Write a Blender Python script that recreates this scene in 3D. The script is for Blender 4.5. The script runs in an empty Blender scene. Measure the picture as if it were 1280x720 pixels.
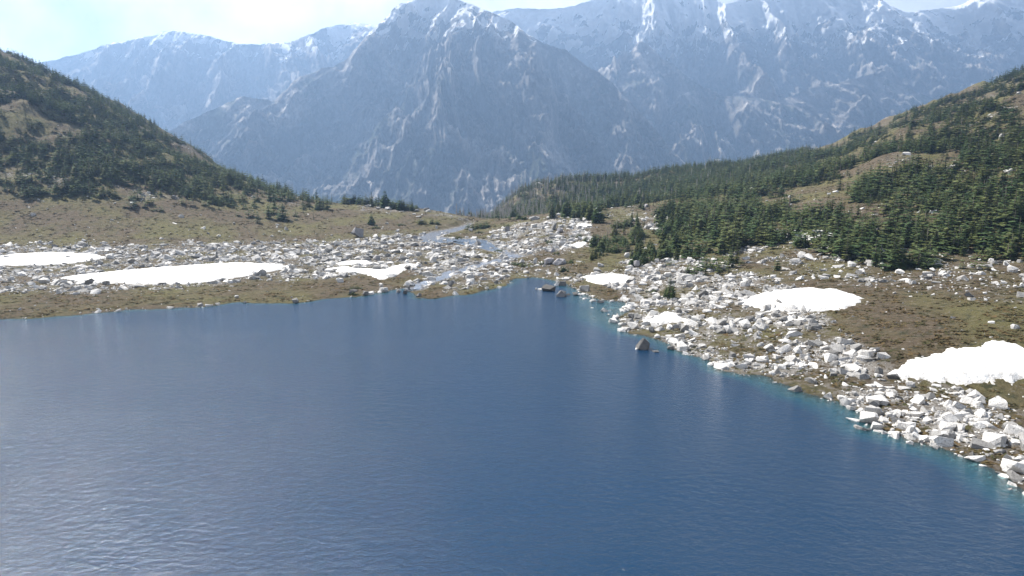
import bpy, bmesh, math, random
import numpy as np
from mathutils import Vector, Matrix

random.seed(7)
rng = np.random.default_rng(7)
scene = bpy.context.scene
COL = scene.collection

# ------------------------------------------------------------------ camera
CAM_Z, F, PITCH = 40.0, 938.0, math.atan(145 / 938)
cam_data = bpy.data.cameras.new('camera')
cam_data.sensor_fit = 'HORIZONTAL'
cam_data.sensor_width = 36.0
cam_data.lens = 36.0 * F / 1280.0
cam_data.clip_start, cam_data.clip_end = 1.0, 60000.0
cam = bpy.data.objects.new('camera', cam_data)
COL.objects.link(cam)
cam.location = (0, 0, CAM_Z)
cam.rotation_euler = (math.pi / 2 - PITCH, 0, 0)
scene.camera = cam

# ------------------------------------------------------------------ light
SUN_AZ, SUN_EL = math.radians(-47), math.radians(51)     # azimuth from +Y, negative is left
SKY_STRENGTH, SUN_STRENGTH, EXPOSURE = 0.085, 5.0, 1.25
HAZE_DENSITY, HAZE_COLOR = 0.97e-4, (0.41, 0.63, 1.0)

world = bpy.data.worlds.new('World')
scene.world = world
world.use_nodes = True
wt = world.node_tree
wt.nodes.clear()


def nd(tree, kind, **kw):
    n = tree.nodes.new(kind)
    for k, v in kw.items():
        setattr(n, k, v)
    return n


def lk(tree, a, b):
    tree.links.new(a, b)


def mth(t, op, a, b=None, clamp=False):
    n = nd(t, 'ShaderNodeMath', operation=op, use_clamp=clamp)
    for i, v in enumerate((a, b)):
        if v is None:
            continue
        if isinstance(v, (int, float)):
            n.inputs[i].default_value = v
        else:
            lk(t, v, n.inputs[i])
    return n.outputs[0]


def ramp(t, fac, stops):
    n = nd(t, 'ShaderNodeValToRGB')
    while len(n.color_ramp.elements) < len(stops):
        n.color_ramp.elements.new(0.5)
    for e, (p, c) in zip(n.color_ramp.elements, stops):
        e.position = p
        e.color = (c, c, c, 1) if isinstance(c, (int, float)) else (*c, 1)
    lk(t, fac, n.inputs[0])
    return n.outputs[0]


def mix(t, fac, a, b, mode='MIX'):
    n = nd(t, 'ShaderNodeMix', data_type='RGBA', blend_type=mode)
    for i, v in ((0, fac), (6, a), (7, b)):
        if isinstance(v, (int, float)):
            n.inputs[i].default_value = v
        elif isinstance(v, tuple):
            n.inputs[i].default_value = (*v, 1)
        else:
            lk(t, v, n.inputs[i])
    return n.outputs[2]


def noise(t, vec, scale, detail=6, rough=0.55, dist=0.0):
    n = nd(t, 'ShaderNodeTexNoise')
    n.inputs['Scale'].default_value = scale
    n.inputs['Detail'].default_value = detail
    n.inputs['Roughness'].default_value = rough
    n.inputs['Distortion'].default_value = dist
    if vec is not None:
        lk(t, vec, n.inputs['Vector'])
    return n.outputs[0]


def scaled(t, vec, s, rz=0.0):
    n = nd(t, 'ShaderNodeMapping')
    n.inputs['Scale'].default_value = s
    n.inputs['Rotation'].default_value = (0, 0, rz)
    lk(t, vec, n.inputs['Vector'])
    return n.outputs[0]


sky = nd(wt, 'ShaderNodeTexSky', sky_type='NISHITA', sun_disc=False)
sky.sun_elevation = SUN_EL
sky.sun_rotation = SUN_AZ
sky.altitude = 1500
tc = nd(wt, 'ShaderNodeTexCoord')
sep = nd(wt, 'ShaderNodeSeparateXYZ')
lk(wt, tc.outputs['Generated'], sep.inputs[0])
cl = noise(wt, scaled(wt, tc.outputs['Generated'], (2.4, 2.4, 6.0)), 1.6, 8, 0.58, 0.3)
band = ramp(wt, sep.outputs[2], [(0.0, 0.46), (0.20, 0.38), (0.36, 0.05), (0.7, 0.0)])
cover = ramp(wt, mth(wt, 'ADD', cl, band), [(0.42, 0.0), (0.62, 1.0)])
cshade = ramp(wt, noise(wt, tc.outputs['Generated'], 5.0, 6), [(0.32, (2.3, 2.5, 2.8)), (0.68, (6.6, 6.6, 6.6))])
dots = nd(wt, 'ShaderNodeVectorMath', operation='DOT_PRODUCT')
lk(wt, tc.outputs['Generated'], dots.inputs[0])
dots.inputs[1].default_value = (math.sin(SUN_AZ) * math.cos(SUN_EL), math.cos(SUN_AZ) * math.cos(SUN_EL), math.sin(SUN_EL))
lit = mth(wt, 'ADD', 1.0, mth(wt, 'MULTIPLY', mth(wt, 'POWER', mth(wt, 'MAXIMUM', dots.outputs['Value'], 0.0), 4.0), 1.3))
vm = nd(wt, 'ShaderNodeVectorMath', operation='SCALE')
lk(wt, cshade, vm.inputs[0])
lk(wt, lit, vm.inputs['Scale'])
cshade = vm.outputs[0]
skycol = mix(wt, cover, sky.outputs[0], cshade)
bg = nd(wt, 'ShaderNodeBackground')
bg.inputs[1].default_value = SKY_STRENGTH
lk(wt, skycol, bg.inputs[0])
wo = nd(wt, 'ShaderNodeOutputWorld')
lk(wt, bg.outputs[0], wo.inputs[0])

sun_data = bpy.data.lights.new('sun', 'SUN')
sun_data.energy = SUN_STRENGTH
sun_data.angle = math.radians(0.53)
sun_data.color = (1.0, 0.95, 0.87)
sun = bpy.data.objects.new('sun', sun_data)
COL.objects.link(sun)
SUN_DIR = Vector((math.sin(SUN_AZ) * math.cos(SUN_EL), math.cos(SUN_AZ) * math.cos(SUN_EL), math.sin(SUN_EL)))
sun.rotation_euler = (-SUN_DIR).to_track_quat('-Z', 'Y').to_euler()
sun.location = SUN_DIR * 300

vs = scene.view_settings
vs.view_transform = 'Standard'
vs.look = 'None'
vs.gamma = 1
vs.use_curve_mapping = False
vs.exposure = EXPOSURE
scene.cycles.max_bounces = 6
scene.cycles.transparent_max_bounces = 12
scene.cycles.volume_bounces = 0
scene.cycles.sample_clamp_indirect = 4.0
scene.cycles.use_denoising = True

# ------------------------------------------------------------------ noise helpers
_perm = rng.permutation(512).astype(np.int64)
_perm = np.concatenate([_perm, _perm, _perm])
_g = rng.random(512) * 2 * np.pi
_gx, _gy = np.cos(_g), np.sin(_g)


def perlin(x, y, seed=0):
    x = np.asarray(x, float) + seed * 17.31
    y = np.asarray(y, float) - seed * 9.77
    xi, yi = np.floor(x).astype(np.int64), np.floor(y).astype(np.int64)
    xf, yf = x - xi, y - yi
    u, v = xf * xf * xf * (xf * (xf * 6 - 15) + 10), yf * yf * yf * (yf * (yf * 6 - 15) + 10)

    def gr(ix, iy, dx, dy):
        h = _perm[(_perm[ix & 511] + iy) & 511]
        return _gx[h] * dx + _gy[h] * dy
    a, b = gr(xi, yi, xf, yf), gr(xi + 1, yi, xf - 1, yf)
    c, d = gr(xi, yi + 1, xf, yf - 1), gr(xi + 1, yi + 1, xf - 1, yf - 1)
    return ((a + u * (b - a)) + v * ((c + u * (d - c)) - (a + u * (b - a)))) * 1.5


def fbm(x, y, octaves=5, gain=0.5, seed=0):
    s, a, f, n = 0.0, 1.0, 1.0, 0.0
    for o in range(octaves):
        s = s + a * perlin(x * f, y * f, seed + o)
        n += a
        a *= gain
        f *= 2.03
    return s / n


def ridged(x, y, octaves=5, gain=0.55, seed=0):
    s, a, f, n, prev = 0.0, 1.0, 1.0, 0.0, 1.0
    for o in range(octaves):
        r = (1 - np.abs(perlin(x * f, y * f, seed + o))) ** 2
        s = s + a * r * prev
        prev = np.clip(r, 0, 1)
        n += a
        a *= gain
        f *= 2.07
    return s / n


def sstep(a, b, x):
    t = np.clip((np.asarray(x, float) - a) / (b - a), 0, 1)
    return t * t * (3 - 2 * t)


# ------------------------------------------------------------------ picture <-> world
cp, sp = math.cos(PITCH), math.sin(PITCH)


def ray(x, y):
    x, y = np.asarray(x, float), np.asarray(y, float)
    u = 360 - y
    return (x - 640), F * cp + u * sp, -F * sp + u * cp      # dx, dy, dz


def at_z(x, y, z=0.0):
    dx, dy, dz = ray(x, y)
    s = (z - CAM_Z) / dz
    return dx * s, dy * s


def at_depth(x, y, D):
    dx, dy, dz = ray(x, y)
    return dx / dy * D, D + 0 * dx, CAM_Z + dz / dy * D


def project(X, Y, Z):
    zc = Y * cp - (Z - CAM_Z) * sp
    zc = np.where(np.abs(zc) < 1e-6, 1e-6, zc)
    return 640 + F * X / zc, 360 - F * (Y * sp + (Z - CAM_Z) * cp) / zc, zc


# ------------------------------------------------------------------ terrain
SHORE_PX = [(-300, 420), (-120, 412), (0, 400), (80, 396), (150, 388), (240, 385), (300, 377), (360, 380), (400, 374),
            (438, 371), (455, 370), (470, 367), (487, 364), (500, 361), (510, 359), (517, 365), (520, 371.5), (540, 373), (560, 371.5),
            (590, 367), (615, 361), (632, 356), (645, 349), (665, 347), (690, 350), (712, 358), (725, 363), (740, 373),
            (765, 376), (785, 380), (787, 384), (780, 392), (772, 400), (776, 408), (787, 415), (800, 418), (820, 423),
            (835, 430), (842, 436), (870, 446), (900, 462), (950, 470), (1000, 492), (1060, 505), (1100, 540),
            (1180, 560), (1280, 610), (1400, 680)]
_sx, _sy = at_z([p[0] for p in SHORE_PX], [p[1] for p in SHORE_PX])
LAKE = np.concatenate([np.stack([_sx, _sy], 1), [(110, 20), (160, -120), (190, -400), (-800, -400), (-800, 150)]])


def poly_sd(P, X, Y):
    """signed distance to a closed polygon, negative inside"""
    X, Y = np.asarray(X, float), np.asarray(Y, float)
    d2 = np.full(X.shape, 1e18)
    inside = np.zeros(X.shape, bool)
    for (ax, ay), (bx, by) in zip(P, np.roll(P, -1, axis=0)):
        ex, ey = bx - ax, by - ay
        t = np.clip(((X - ax) * ex + (Y - ay) * ey) / (ex * ex + ey * ey + 1e-12), 0, 1)
        d2 = np.minimum(d2, (X - ax - t * ex) ** 2 + (Y - ay - t * ey) ** 2)
        if ay != by:
            c = ((ay > Y) != (by > Y)) & (X < (bx - ax) * (Y - ay) / (by - ay) + ax)
            inside ^= c
    d = np.sqrt(d2)
    return np.where(inside, -d, d)


# terrain control columns: picture column -> (depth, ('z', height) or picture row)
Z = lambda v: ('z', v)
COLS = {
    -350: [(230, Z(1)), (330, Z(14)), (420, 190), (520, 90), (650, 10), (800, -20), (1000, -20)],
    -100: [(250, Z(.8)), (330, Z(4)), (420, 270), (520, 175), (650, 90), (800, 50), (1000, 40)],
    150: [(300, Z(.8)), (360, Z(1.5)), (430, 288), (520, 226), (650, 170), (800, 140), (1000, 140)],
    300: [(300, Z(.8)), (430, Z(2.0)), (520, 258), (620, 232), (760, 226), (900, 238), (1000, 250)],
    440: [(300, Z(.8)), (420, Z(1.3)), (470, Z(3.2)), (520, 273), (600, 256), (700, 262), (900, 300), (1000, 330)],
    520: [(300, Z(.7)), (420, Z(1.2)), (470, Z(2.2)), (530, 274), (595, 260), (680, 272), (900, 300), (1000, 320)],
    560: [(300, Z(.6)), (420, Z(1.2)), (500, Z(2.4)), (585, 266), (680, 280), (900, 300), (1000, 310)],
    600: [(300, Z(.6)), (420, Z(1.1)), (500, Z(2.0)), (560, 275), (650, 283), (850, 281), (1000, 288)],
    640: [(300, Z(.7)), (420, Z(1.6)), (480, 285), (540, 272), (620, 278), (800, 270), (900, 262), (1000, 247)],
    680: [(270, Z(.6)), (320, Z(1.3)), (380, 306), (440, 287), (500, 273), (540, 268), (620, 272), (800, 262), (900, 248), (1000, 231)],
    740: [(250, Z(.7)), (300, 329), (360, 308), (420, 288), (500, 270), (560, 262), (640, 266), (800, 255), (950, 235), (1000, 225)],
    800: [(240, Z(1.2)), (300, 330), (360, 307), (430, 285), (500, 268), (560, 258), (640, 258), (800, 248), (950, 230), (1000, 222)],
    842: [(200, 395), (250, 352), (300, 325), (360, 300), (430, 278), (500, 262), (580, 250), (800, 236), (950, 222), (1000, 214)],
    1000: [(180, 405), (250, 338), (320, 295), (400, 262), (500, 238), (650, 220), (800, 206), (1000, 196)],
    1200: [(150, 430), (220, 345), (300, 275), (400, 215), (500, 172), (650, 145), (850, 128), (1000, 122)],
    1450: [(120, 520), (220, 320), (300, 225), (400, 150), (550, 95), (800, 60), (1000, 55)],
}
_ctl = []
for x, lst in COLS.items():
    for D, v in lst:
        if isinstance(v, tuple):
            X, _, _ = at_depth(x, 300, D)
            _ctl.append((float(X), D, v[1]))
        else:
            X, Y, zz = at_depth(x, v, D)
            _ctl.append((float(X), D, float(zz)))
_ctl += [(-500, 60, 20), (-350, 160, 2), (170, 0, 10), (260, 40, 40), (300, -150, 50)]
_ctl = np.array(_ctl)
# depth is foreshortened, so control points are spread with the logarithm of the depth


def _uv(X, Y):
    Yc = np.clip(Y, 60, 1000)
    return np.arctan2(X, Yc + 40) * 3.0, np.log(Yc + 60) * 3.2


_cu, _cv = _uv(_ctl[:, 0], _ctl[:, 1])


def _tps(r2):
    return np.where(r2 > 1e-12, 0.5 * r2 * np.log(r2 + 1e-12), 0)


_n = len(_ctl)
_K = _tps((_cu[:, None] - _cu) ** 2 + (_cv[:, None] - _cv) ** 2) + np.eye(_n) * 1e-3
_P = np.stack([np.ones(_n), _cu, _cv], 1)
_A = np.block([[_K, _P], [_P.T, np.zeros((3, 3))]])
_w = np.linalg.solve(_A, np.concatenate([_ctl[:, 2], np.zeros(3)]))


def tps(X, Y):
    u, v = _uv(X, Y)
    s = _w[_n] + _w[_n + 1] * u + _w[_n + 2] * v
    for i in range(_n):
        s = s + _w[i] * _tps((u - _cu[i]) ** 2 + (v - _cv[i]) ** 2)
    return s


# stream: picture point, half width in metres
STREAM_PX = [(590, 279, 2.0, 2.6), (574, 285, 4.0, 2.2), (552, 291, 7.0, 1.75), (535, 296, 8.0, 1.5), (550, 301, 9.0, 1.45), (567, 300.5, 12.5, 1.45), (584, 301.5, 10.0, 1.42),
             (605, 308, 4.5, 1.3), (625, 314, 4.5, 1.15), (643, 319, 4.5, 1.05), (634, 324.5, 3.5, .95), (612, 328, 4.0, .85),
             (588, 334, 4.5, .7), (562, 343, 3.6, .5), (540, 350, 3.2, .3), (524, 357, 3.4, .12), (512, 362, 4.0, .03)]
_st = []
for x, y, hw, z in STREAM_PX:
    X, Y = at_z(x, y, z)
    _st.append((float(X), float(Y), hw, z))
_st = np.array(_st)
# smooth the polyline
_t = np.linspace(0, len(_st) - 1, 120)


def _cr(P, t):
    i = np.clip(t.astype(int), 0, len(P) - 2)
    f = (t - i)[:, None]
    p0, p1, p2, p3 = P[np.maximum(i - 1, 0)], P[i], P[i + 1], P[np.minimum(i + 2, len(P) - 1)]
    return 0.5 * (2 * p1 + (p2 - p0) * f + (2 * p0 - 5 * p1 + 4 * p2 - p3) * f ** 2 + (3 * p1 - p0 - 3 * p2 + p3) * f ** 3)


STREAM = _cr(_st, _t)
_run = np.where((_t > 3) & (_t < 7.5), 1.15, 0.92)
STREAM[:, 2] = np.maximum(STREAM[:, 2] * _run * (1 + 0.6 * perlin(_t * 1.9, _t * 0 + .3)), 0.9)
STREAM[:, 0] += 1.6 * perlin(_t * 1.7, _t * 0 + 5.5) * (_run < 1)
STREAM[:, 1] += 4.5 * perlin(_t * 1.5, _t * 0 + 9.5) * (_run < 1)
STREAM[:, 3] = np.minimum.accumulate(np.maximum(STREAM[:, 3], 0.02))


def stream_field(X, Y):
    """distance in half-widths, distance in metres, water height"""
    sh = X.shape
    X, Y = X.ravel(), Y.ravel()
    q = np.full(X.shape, 99.0)
    dm = np.full(X.shape, 1e4)
    zs = np.zeros(X.shape)
    sel = np.where((X > -90) & (X < 60) & (Y > 215) & (Y < 600))[0]
    x, y = X[sel], Y[sel]
    bq, bd, bz = np.full(x.shape, 99.0), np.full(x.shape, 1e4), np.zeros(x.shape)
    for a, b in zip(STREAM[:-1], STREAM[1:]):
        ex, ey = b[0] - a[0], b[1] - a[1]
        t = np.clip(((x - a[0]) * ex + (y - a[1]) * ey) / (ex * ex + ey * ey + 1e-9), 0, 1)
        d = np.hypot(x - a[0] - t * ex, y - a[1] - t * ey)
        w = a[2] + t * (b[2] - a[2])
        m = d / w < bq
        bq, bd, bz = np.where(m, d / w, bq), np.where(m, d - w, bd), np.where(m, a[3] + t * (b[3] - a[3]), bz)
    q[sel], dm[sel], zs[sel] = bq, bd, bz
    return q.reshape(sh), dm.reshape(sh), zs.reshape(sh)


def shore_sd(X, Y):
    wx = 2.2 * fbm(X / 9, Y / 9, 3, seed=3)
    wy = 4.0 * fbm(X / 9, Y / 9, 3, seed=5)
    return poly_sd(LAKE, X + wx, Y + wy)


def ground_full(X, Y):
    X, Y = np.asarray(X, float), np.asarray(Y, float)
    sd = shore_sd(X, Y)
    base = tps(X, Y)
    base = np.where(Y < 460, np.maximum(base, 0.35 + 0.002 * np.clip(sd, 0, 300)), base)
    rough = 0.25 + 1.6 * sstep(3, 40, base) + 1.2 * sstep(480, 800, Y)
    hum = fbm(X / 26, Y / 34, 5, 0.55, seed=11)
    ridge_n = ridged(X / 60, Y / 70, 4, seed=21) - 0.5
    land = base + rough * (hum * 1.3 + 0.8 * ridge_n * sstep(1.5, 8, base))
    side = sstep(18, 60, base) * sstep(80, 200, np.abs(X))
    land = land + side * (14 * fbm(X / 120, Y / 120, 4, seed=23) + 9 * (ridged(X / 90, Y / 130, 4, seed=27) - .45))
    land = np.where(Y < 470, np.maximum(land, 0.18), land)
    w = sstep(0, 26, sd)
    land = land * w + (0.05 * np.clip(sd, 0, 40) * (1 - w)) + 0.10 * fbm(X / 3.5, Y / 3.5, 3, seed=33) * sstep(0.5, 5, sd)
    bayside = np.maximum(np.exp(-((X - 24) / 32.0) ** 2 - ((Y - 216) / 44.0) ** 2), .6 * sstep(30, 50, X) * sstep(235, 190, Y))
    depth = np.clip(-sd, 0, None)
    slope = 0.70 - 0.62 * bayside
    bed = -(np.minimum(depth * slope, 1.2) + np.clip(depth - 1.2 / slope, 0, None) * (1.4 - 1.1 * bayside))
    bed = np.maximum(bed, -14) + 0.25 * fbm(X / 6, Y / 6, 3, seed=41) * sstep(2, 9, depth)
    h = np.where(sd > 0, land, bed)
    q, dm, zs = stream_field(X, Y)
    bank = sstep(9, 0.3, dm)
    hb = np.maximum(h, zs + 0.10 + 0.12 * np.clip(fbm(X / 4, Y / 4, 2, seed=8) + .5, 0, 1))
    hb = np.minimum(hb, zs + 0.25 + 0.09 * np.clip(dm, 0, None))
    h = np.where((dm < 9) & (sd > 1.5), h * (1 - bank) + hb * bank, h)
    h = np.where((q < 1) & (sd > -3), np.minimum(h, zs - 0.35 * (1 - q ** 2)), h)
    far = sstep(1010, 1900, Y)
    valley = -250 + 18 * fbm(X / 700, Y / 700, 4, seed=51)
    h = h * (1 - far) + valley * far
    return h, sd, q, dm


def ground(X, Y):
    return ground_full(X, Y)[0]


def hit(x, y):
    """where the sight line through picture points meets the ground"""
    x, y = np.atleast_1d(np.asarray(x, float)), np.atleast_1d(np.asarray(y, float))
    dx, dy, dz = ray(x, y)
    D = np.full(x.shape, 60.0)
    done = np.zeros(x.shape, bool)
    res = np.full(x.shape, 1300.0)
    best = np.full(x.shape, 1e9)
    while D.min() < 1200 and not done.all():
        step = 1.5 + D * 0.006
        g = ground(dx / dy * D, D)
        below = (CAM_Z + dz / dy * D <= np.maximum(g, np.where(D < 330, 0, -999))) & ~done
        res[below] = D[below] - step[below] * 0.5
        done |= below
        gap = (CAM_Z + dz / dy * D - g) / D
        near = ~done & (gap < best) & (D > 150) & (D < 1010)
        best[near] = gap[near]
        res[near] = D[near]
        D = D + step
    X = dx / dy * res
    return X, res, ground(X, res)


# picture-space zones of the ground cover (what grows or lies where)
def pz(pts):
    return np.array(pts, float)


ZONE_ROCK = [  # polygon, density
    (pz([(815, 266), (842, 272), (900, 280), (900, 300), (842, 296), (826, 292), (812, 280)]), 0.6),
    (pz([(800, 318), (842, 314), (900, 320), (900, 334), (842, 336), (812, 330)]), 0.7),
    (pz([(782, 272), (812, 268), (824, 284), (800, 290), (786, 282)]), 0.5),
    (pz([(-400, 300), (0, 306), (200, 304), (438, 300), (500, 291), (540, 300), (590, 306), (640, 300), (640, 335), (600, 345), (545, 348), (500, 336), (438, 345), (200, 362), (-400, 385)]), 0.85),
    (pz([(615, 286), (660, 274), (700, 268), (735, 276), (742, 290), (738, 306), (715, 312), (690, 322), (640, 320), (610, 304)]), 0.9),
    (pz([(560, 345), (640, 322), (700, 330), (738, 340), (720, 358), (690, 350), (640, 348), (600, 362), (550, 366)]), 0.6),
    (pz([(735, 340), (790, 333), (842, 318), (900, 330), (980, 350), (1040, 400), (1130, 460), (1300, 520), (1300, 640), (1100, 560), (1000, 500), (842, 442), (770, 410), (785, 380), (760, 356)]), 1.0),
    (pz([(455, 256), (540, 262), (590, 272), (590, 277), (520, 268), (450, 264)]), 0.75),
    (pz([(785, 322), (800, 314), (812, 310), (812, 320), (790, 336), (770, 330)]), 0.9),
    (pz([(720, 262), (760, 254), (842, 262), (842, 280), (800, 280), (760, 270)]), 0.35),
    (pz([(640, 244), (690, 226), (700, 236), (650, 252)]), 0.6),
    (pz([(850, 300), (1000, 290), (1280, 330), (1280, 380), (1000, 350)]), 0.4),
]


def soft_poly(P, x, y, s):
    return sstep(s, -s, poly_sd(P, x, y))


def cover(X, Y, h):
    """rockiness of the ground, 0..1, and green-ness"""
    px, py, _ = project(X, Y, h)
    wx = 14 * fbm(X / 14, Y / 20, 3, seed=61)
    wy = 5 * fbm(X / 14, Y / 20, 3, seed=62)
    r = np.zeros(X.shape)
    for P, d in ZONE_ROCK:
        r = np.maximum(r, d * soft_poly(P, px + wx, py + wy, 5))
    r = np.maximum(r, .62 * sstep(.12, .38, fbm(X / 48, Y / 60, 5, .6, seed=66)) * sstep(5, 14, h) * sstep(60, 130, np.abs(X)))
    r = r * np.where(Y < 30, 0, 1)
    clump = fbm(X / 11, Y / 15, 4, 0.6, seed=71)
    r = np.clip(r * (0.82 + 1.1 * clump) + 0.06 * sstep(.1, .5, clump), 0, 1)
    g = sstep(-0.3, 0.35, fbm(X / 30, Y / 45, 3, seed=81))
    return r, g


# ------------------------------------------------------------------ mesh helpers
def mesh_from(name, verts, faces, mats, attrs=None, smooth=True, mat_idx=None, nper=None):
    """faces: (n,3) or (n,4) integer array"""
    me = bpy.data.meshes.new(name)
    verts = np.ascontiguousarray(verts, np.float32)
    faces = np.ascontiguousarray(faces, np.int32)
    k = faces.shape[1]
    me.vertices.add(len(verts))
    me.vertices.foreach_set('co', verts.ravel())
    me.loops.add(faces.size)
    me.loops.foreach_set('vertex_index', faces.ravel())
    me.polygons.add(len(faces))
    me.polygons.foreach_set('loop_start', np.arange(0, faces.size, k, dtype=np.int32))
    if mat_idx is not None:
        me.polygons.foreach_set('material_index', np.ascontiguousarray(mat_idx, np.int32))
    me.polygons.foreach_set('use_smooth', np.full(len(faces), smooth, bool))
    for m in mats:
        me.materials.append(m)
    for an, av in (attrs or {}).items():
        a = me.attributes.new(an, 'FLOAT', 'POINT')
        a.data.foreach_set('value', np.ascontiguousarray(av, np.float32))
    me.update(calc_edges=True)
    me.validate()
    return me


def link(name, me, parent=None, label=None, cat=None, group=None, kind=None):
    o = bpy.data.objects.new(name, me)
    COL.objects.link(o)
    if parent is not None:
        o.parent = parent
    tag(o, label, cat, group, kind)
    return o


def tag(o, label=None, cat=None, group=None, kind=None):
    for k, v in (('label', label), ('category', cat), ('group', group), ('kind', kind)):
        if v:
            o[k] = v


def grid_faces(nr, nc, keep=None):
    i = np.arange(nr * nc).reshape(nr, nc)
    f = np.stack([i[:-1, :-1], i[:-1, 1:], i[1:, 1:], i[1:, :-1]], -1).reshape(-1, 4)
    return f if keep is None else f[keep.ravel()]


def compact(verts, faces, attrs):
    used = np.unique(faces)
    m = np.full(len(verts), -1, np.int64)
    m[used] = np.arange(len(used))
    return verts[used], m[faces], {k: v[used] for k, v in attrs.items()}


# ------------------------------------------------------------------ materials
def new_mat(name):
    m = bpy.data.materials.new(name)
    m.use_nodes = True
    t = m.node_tree
    t.nodes.clear()
    out = nd(t, 'ShaderNodeOutputMaterial')
    return m, t, out


def principled(t, out, color, rough=0.9, spec=0.2, normal=None):
    b = nd(t, 'ShaderNodeBsdfPrincipled')
    b.inputs['Roughness'].default_value = rough
    b.inputs['Specular IOR Level'].default_value = spec
    if isinstance(color, tuple):
        b.inputs['Base Color'].default_value = (*color, 1)
    else:
        lk(t, color, b.inputs['Base Color'])
    if normal is not None:
        lk(t, normal, b.inputs['Normal'])
    lk(t, b.outputs[0], out.inputs[0])
    return b


def bump(t, height, strength, dist, normal=None):
    n = nd(t, 'ShaderNodeBump')
    n.inputs['Strength'].default_value = strength
    n.inputs['Distance'].default_value = dist
    lk(t, height, n.inputs['Height'])
    if normal is not None:
        lk(t, normal, n.inputs['Normal'])
    return n.outputs[0]


def attr(t, name):
    return nd(t, 'ShaderNodeAttribute', attribute_name=name).outputs['Fac']


def pos(t):
    return nd(t, 'ShaderNodeNewGeometry').outputs['Position']


def objco(t):
    return nd(t, 'ShaderNodeTexCoord').outputs['Object']


def tint(t):
    """one value per thing: object random plus the value stored for members of a mass"""
    r = nd(t, 'ShaderNodeObjectInfo').outputs['Random']
    return mth(t, 'FRACT', mth(t, 'ADD', r, attr(t, 'tint')))


def mat_ground():
    m, t, out = new_mat('alpine_ground')
    p = pos(t)
    rk, gr, wet = attr(t, 'rocky'), attr(t, 'green'), attr(t, 'wet')
    n1, n2, n3 = noise(t, p, 0.12, 8, 0.7), noise(t, p, 0.7, 8, 0.78), noise(t, p, 3.5, 4, 0.7)
    n2 = ramp(t, n2, [(0.28, 0), (0.72, 1)])
    heath = mix(t, n2, (0.050, 0.038, 0.026), (0.130, 0.098, 0.062))
    grass = mix(t, n2, (0.066, 0.064, 0.024), (0.145, 0.130, 0.052))
    veg = mix(t, mth(t, 'ADD', mth(t, 'MULTIPLY', gr, 0.8), mth(t, 'MULTIPLY', mth(t, 'SUBTRACT', n1, .5), 1.2), True), heath, grass)
    veg = mix(t, ramp(t, noise(t, p, 0.30, 7, 0.75), [(0.52, 0), (0.62, 0.85)]), veg, (0.030, 0.034, 0.017))
    stone = mix(t, n3, (0.16, 0.148, 0.132), (0.50, 0.48, 0.45))
    stone = mix(t, ramp(t, n2, [(0.42, 0), (0.56, 0.8)]), stone, (0.095, 0.078, 0.058))
    f = mth(t, 'ADD', rk, mth(t, 'MULTIPLY', mth(t, 'SUBTRACT', n2, 0.5), 2.2))
    f = ramp(t, f, [(0.36, 0), (0.60, 1)])
    c = mix(t, f, veg, stone)
    c = mix(t, wet, c, (0.045, 0.038, 0.028))
    bmp = bump(t, n2, 0.9, 0.5, bump(t, n3, 0.8, 0.25))
    principled(t, out, c, 0.95, 0.1, bmp)
    return m


def mat_rock(name='granite', dark=(0.31, 0.295, 0.275), light=(0.66, 0.64, 0.61), lichen=0.95, lo=0.42):
    m, t, out = new_mat(name)
    p = pos(t)
    tv = tint(t)
    n1, n2 = noise(t, p, 0.8, 6, 0.65), noise(t, p, 5.0, 4, 0.7)
    c = mix(t, n1, dark, light)
    c = mix(t, ramp(t, n2, [(0.52, 0), (0.68, lichen)]), c, (0.085, 0.08, 0.07))
    c = mix(t, 1.0, c, ramp(t, tv, [(0.0, lo * .7), (0.35, .75), (0.7, 1.0), (1.0, 1.15)]), 'MULTIPLY')
    principled(t, out, c, 0.9, 0.15, bump(t, n2, 0.6, 0.12, bump(t, n1, 0.6, 0.4)))
    return m


def mat_crown(name, a, b, c3):
    m, t, out = new_mat(name)
    p = pos(t)
    tv = tint(t)
    c = mix(t, ramp(t, noise(t, p, 0.9, 5, 0.7), [(0.3, 0), (0.7, 1)]), a, b)
    c = mix(t, ramp(t, tv, [(0.2, 0), (1.0, 0.9)]), c, c3)
    bs = principled(t, out, c, 0.8, 0.12)
    tr = nd(t, 'ShaderNodeBsdfTranslucent')
    lk(t, c, tr.inputs[0])
    mx = nd(t, 'ShaderNodeMixShader')
    mx.inputs[0].default_value = 0.22
    lk(t, bs.outputs[0], mx.inputs[1])
    lk(t, tr.outputs[0], mx.inputs[2])
    lk(t, mx.outputs[0], out.inputs[0])
    return m


def mat_bark(name, a, b):
    m, t, out = new_mat(name)
    c = mix(t, noise(t, scaled(t, pos(t), (3, 3, .6)), 2.0, 5), a, b)
    principled(t, out, c, 0.95, 0.1)
    return m


def mat_snow():
    m, t, out = new_mat('old_snow')
    p = pos(t)
    n1, n2 = noise(t, p, 0.5, 6, 0.65), noise(t, p, 2.5, 4, 0.6)
    c = mix(t, ramp(t, n1, [(0.42, 0), (0.72, 0.8)]), (0.66, 0.655, 0.64), (0.40, 0.375, 0.34))
    rim = mth(t, 'ADD', attr(t, 'rim'), mth(t, 'MULTIPLY', mth(t, 'SUBTRACT', n2, 0.5), 1.4))
    c = mix(t, ramp(t, rim, [(0.30, 0), (0.95, 0.9)]), c, (0.24, 0.215, 0.185))
    c = mix(t, ramp(t, noise(t, p, 0.7, 8, 0.78), [(0.52, 0), (0.70, 0.8)]), c, (0.17, 0.15, 0.125))
    principled(t, out, c, 0.7, 0.2, bump(t, n2, 0.8, 0.25, bump(t, n1, 0.7, 0.7)))
    return m


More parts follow.
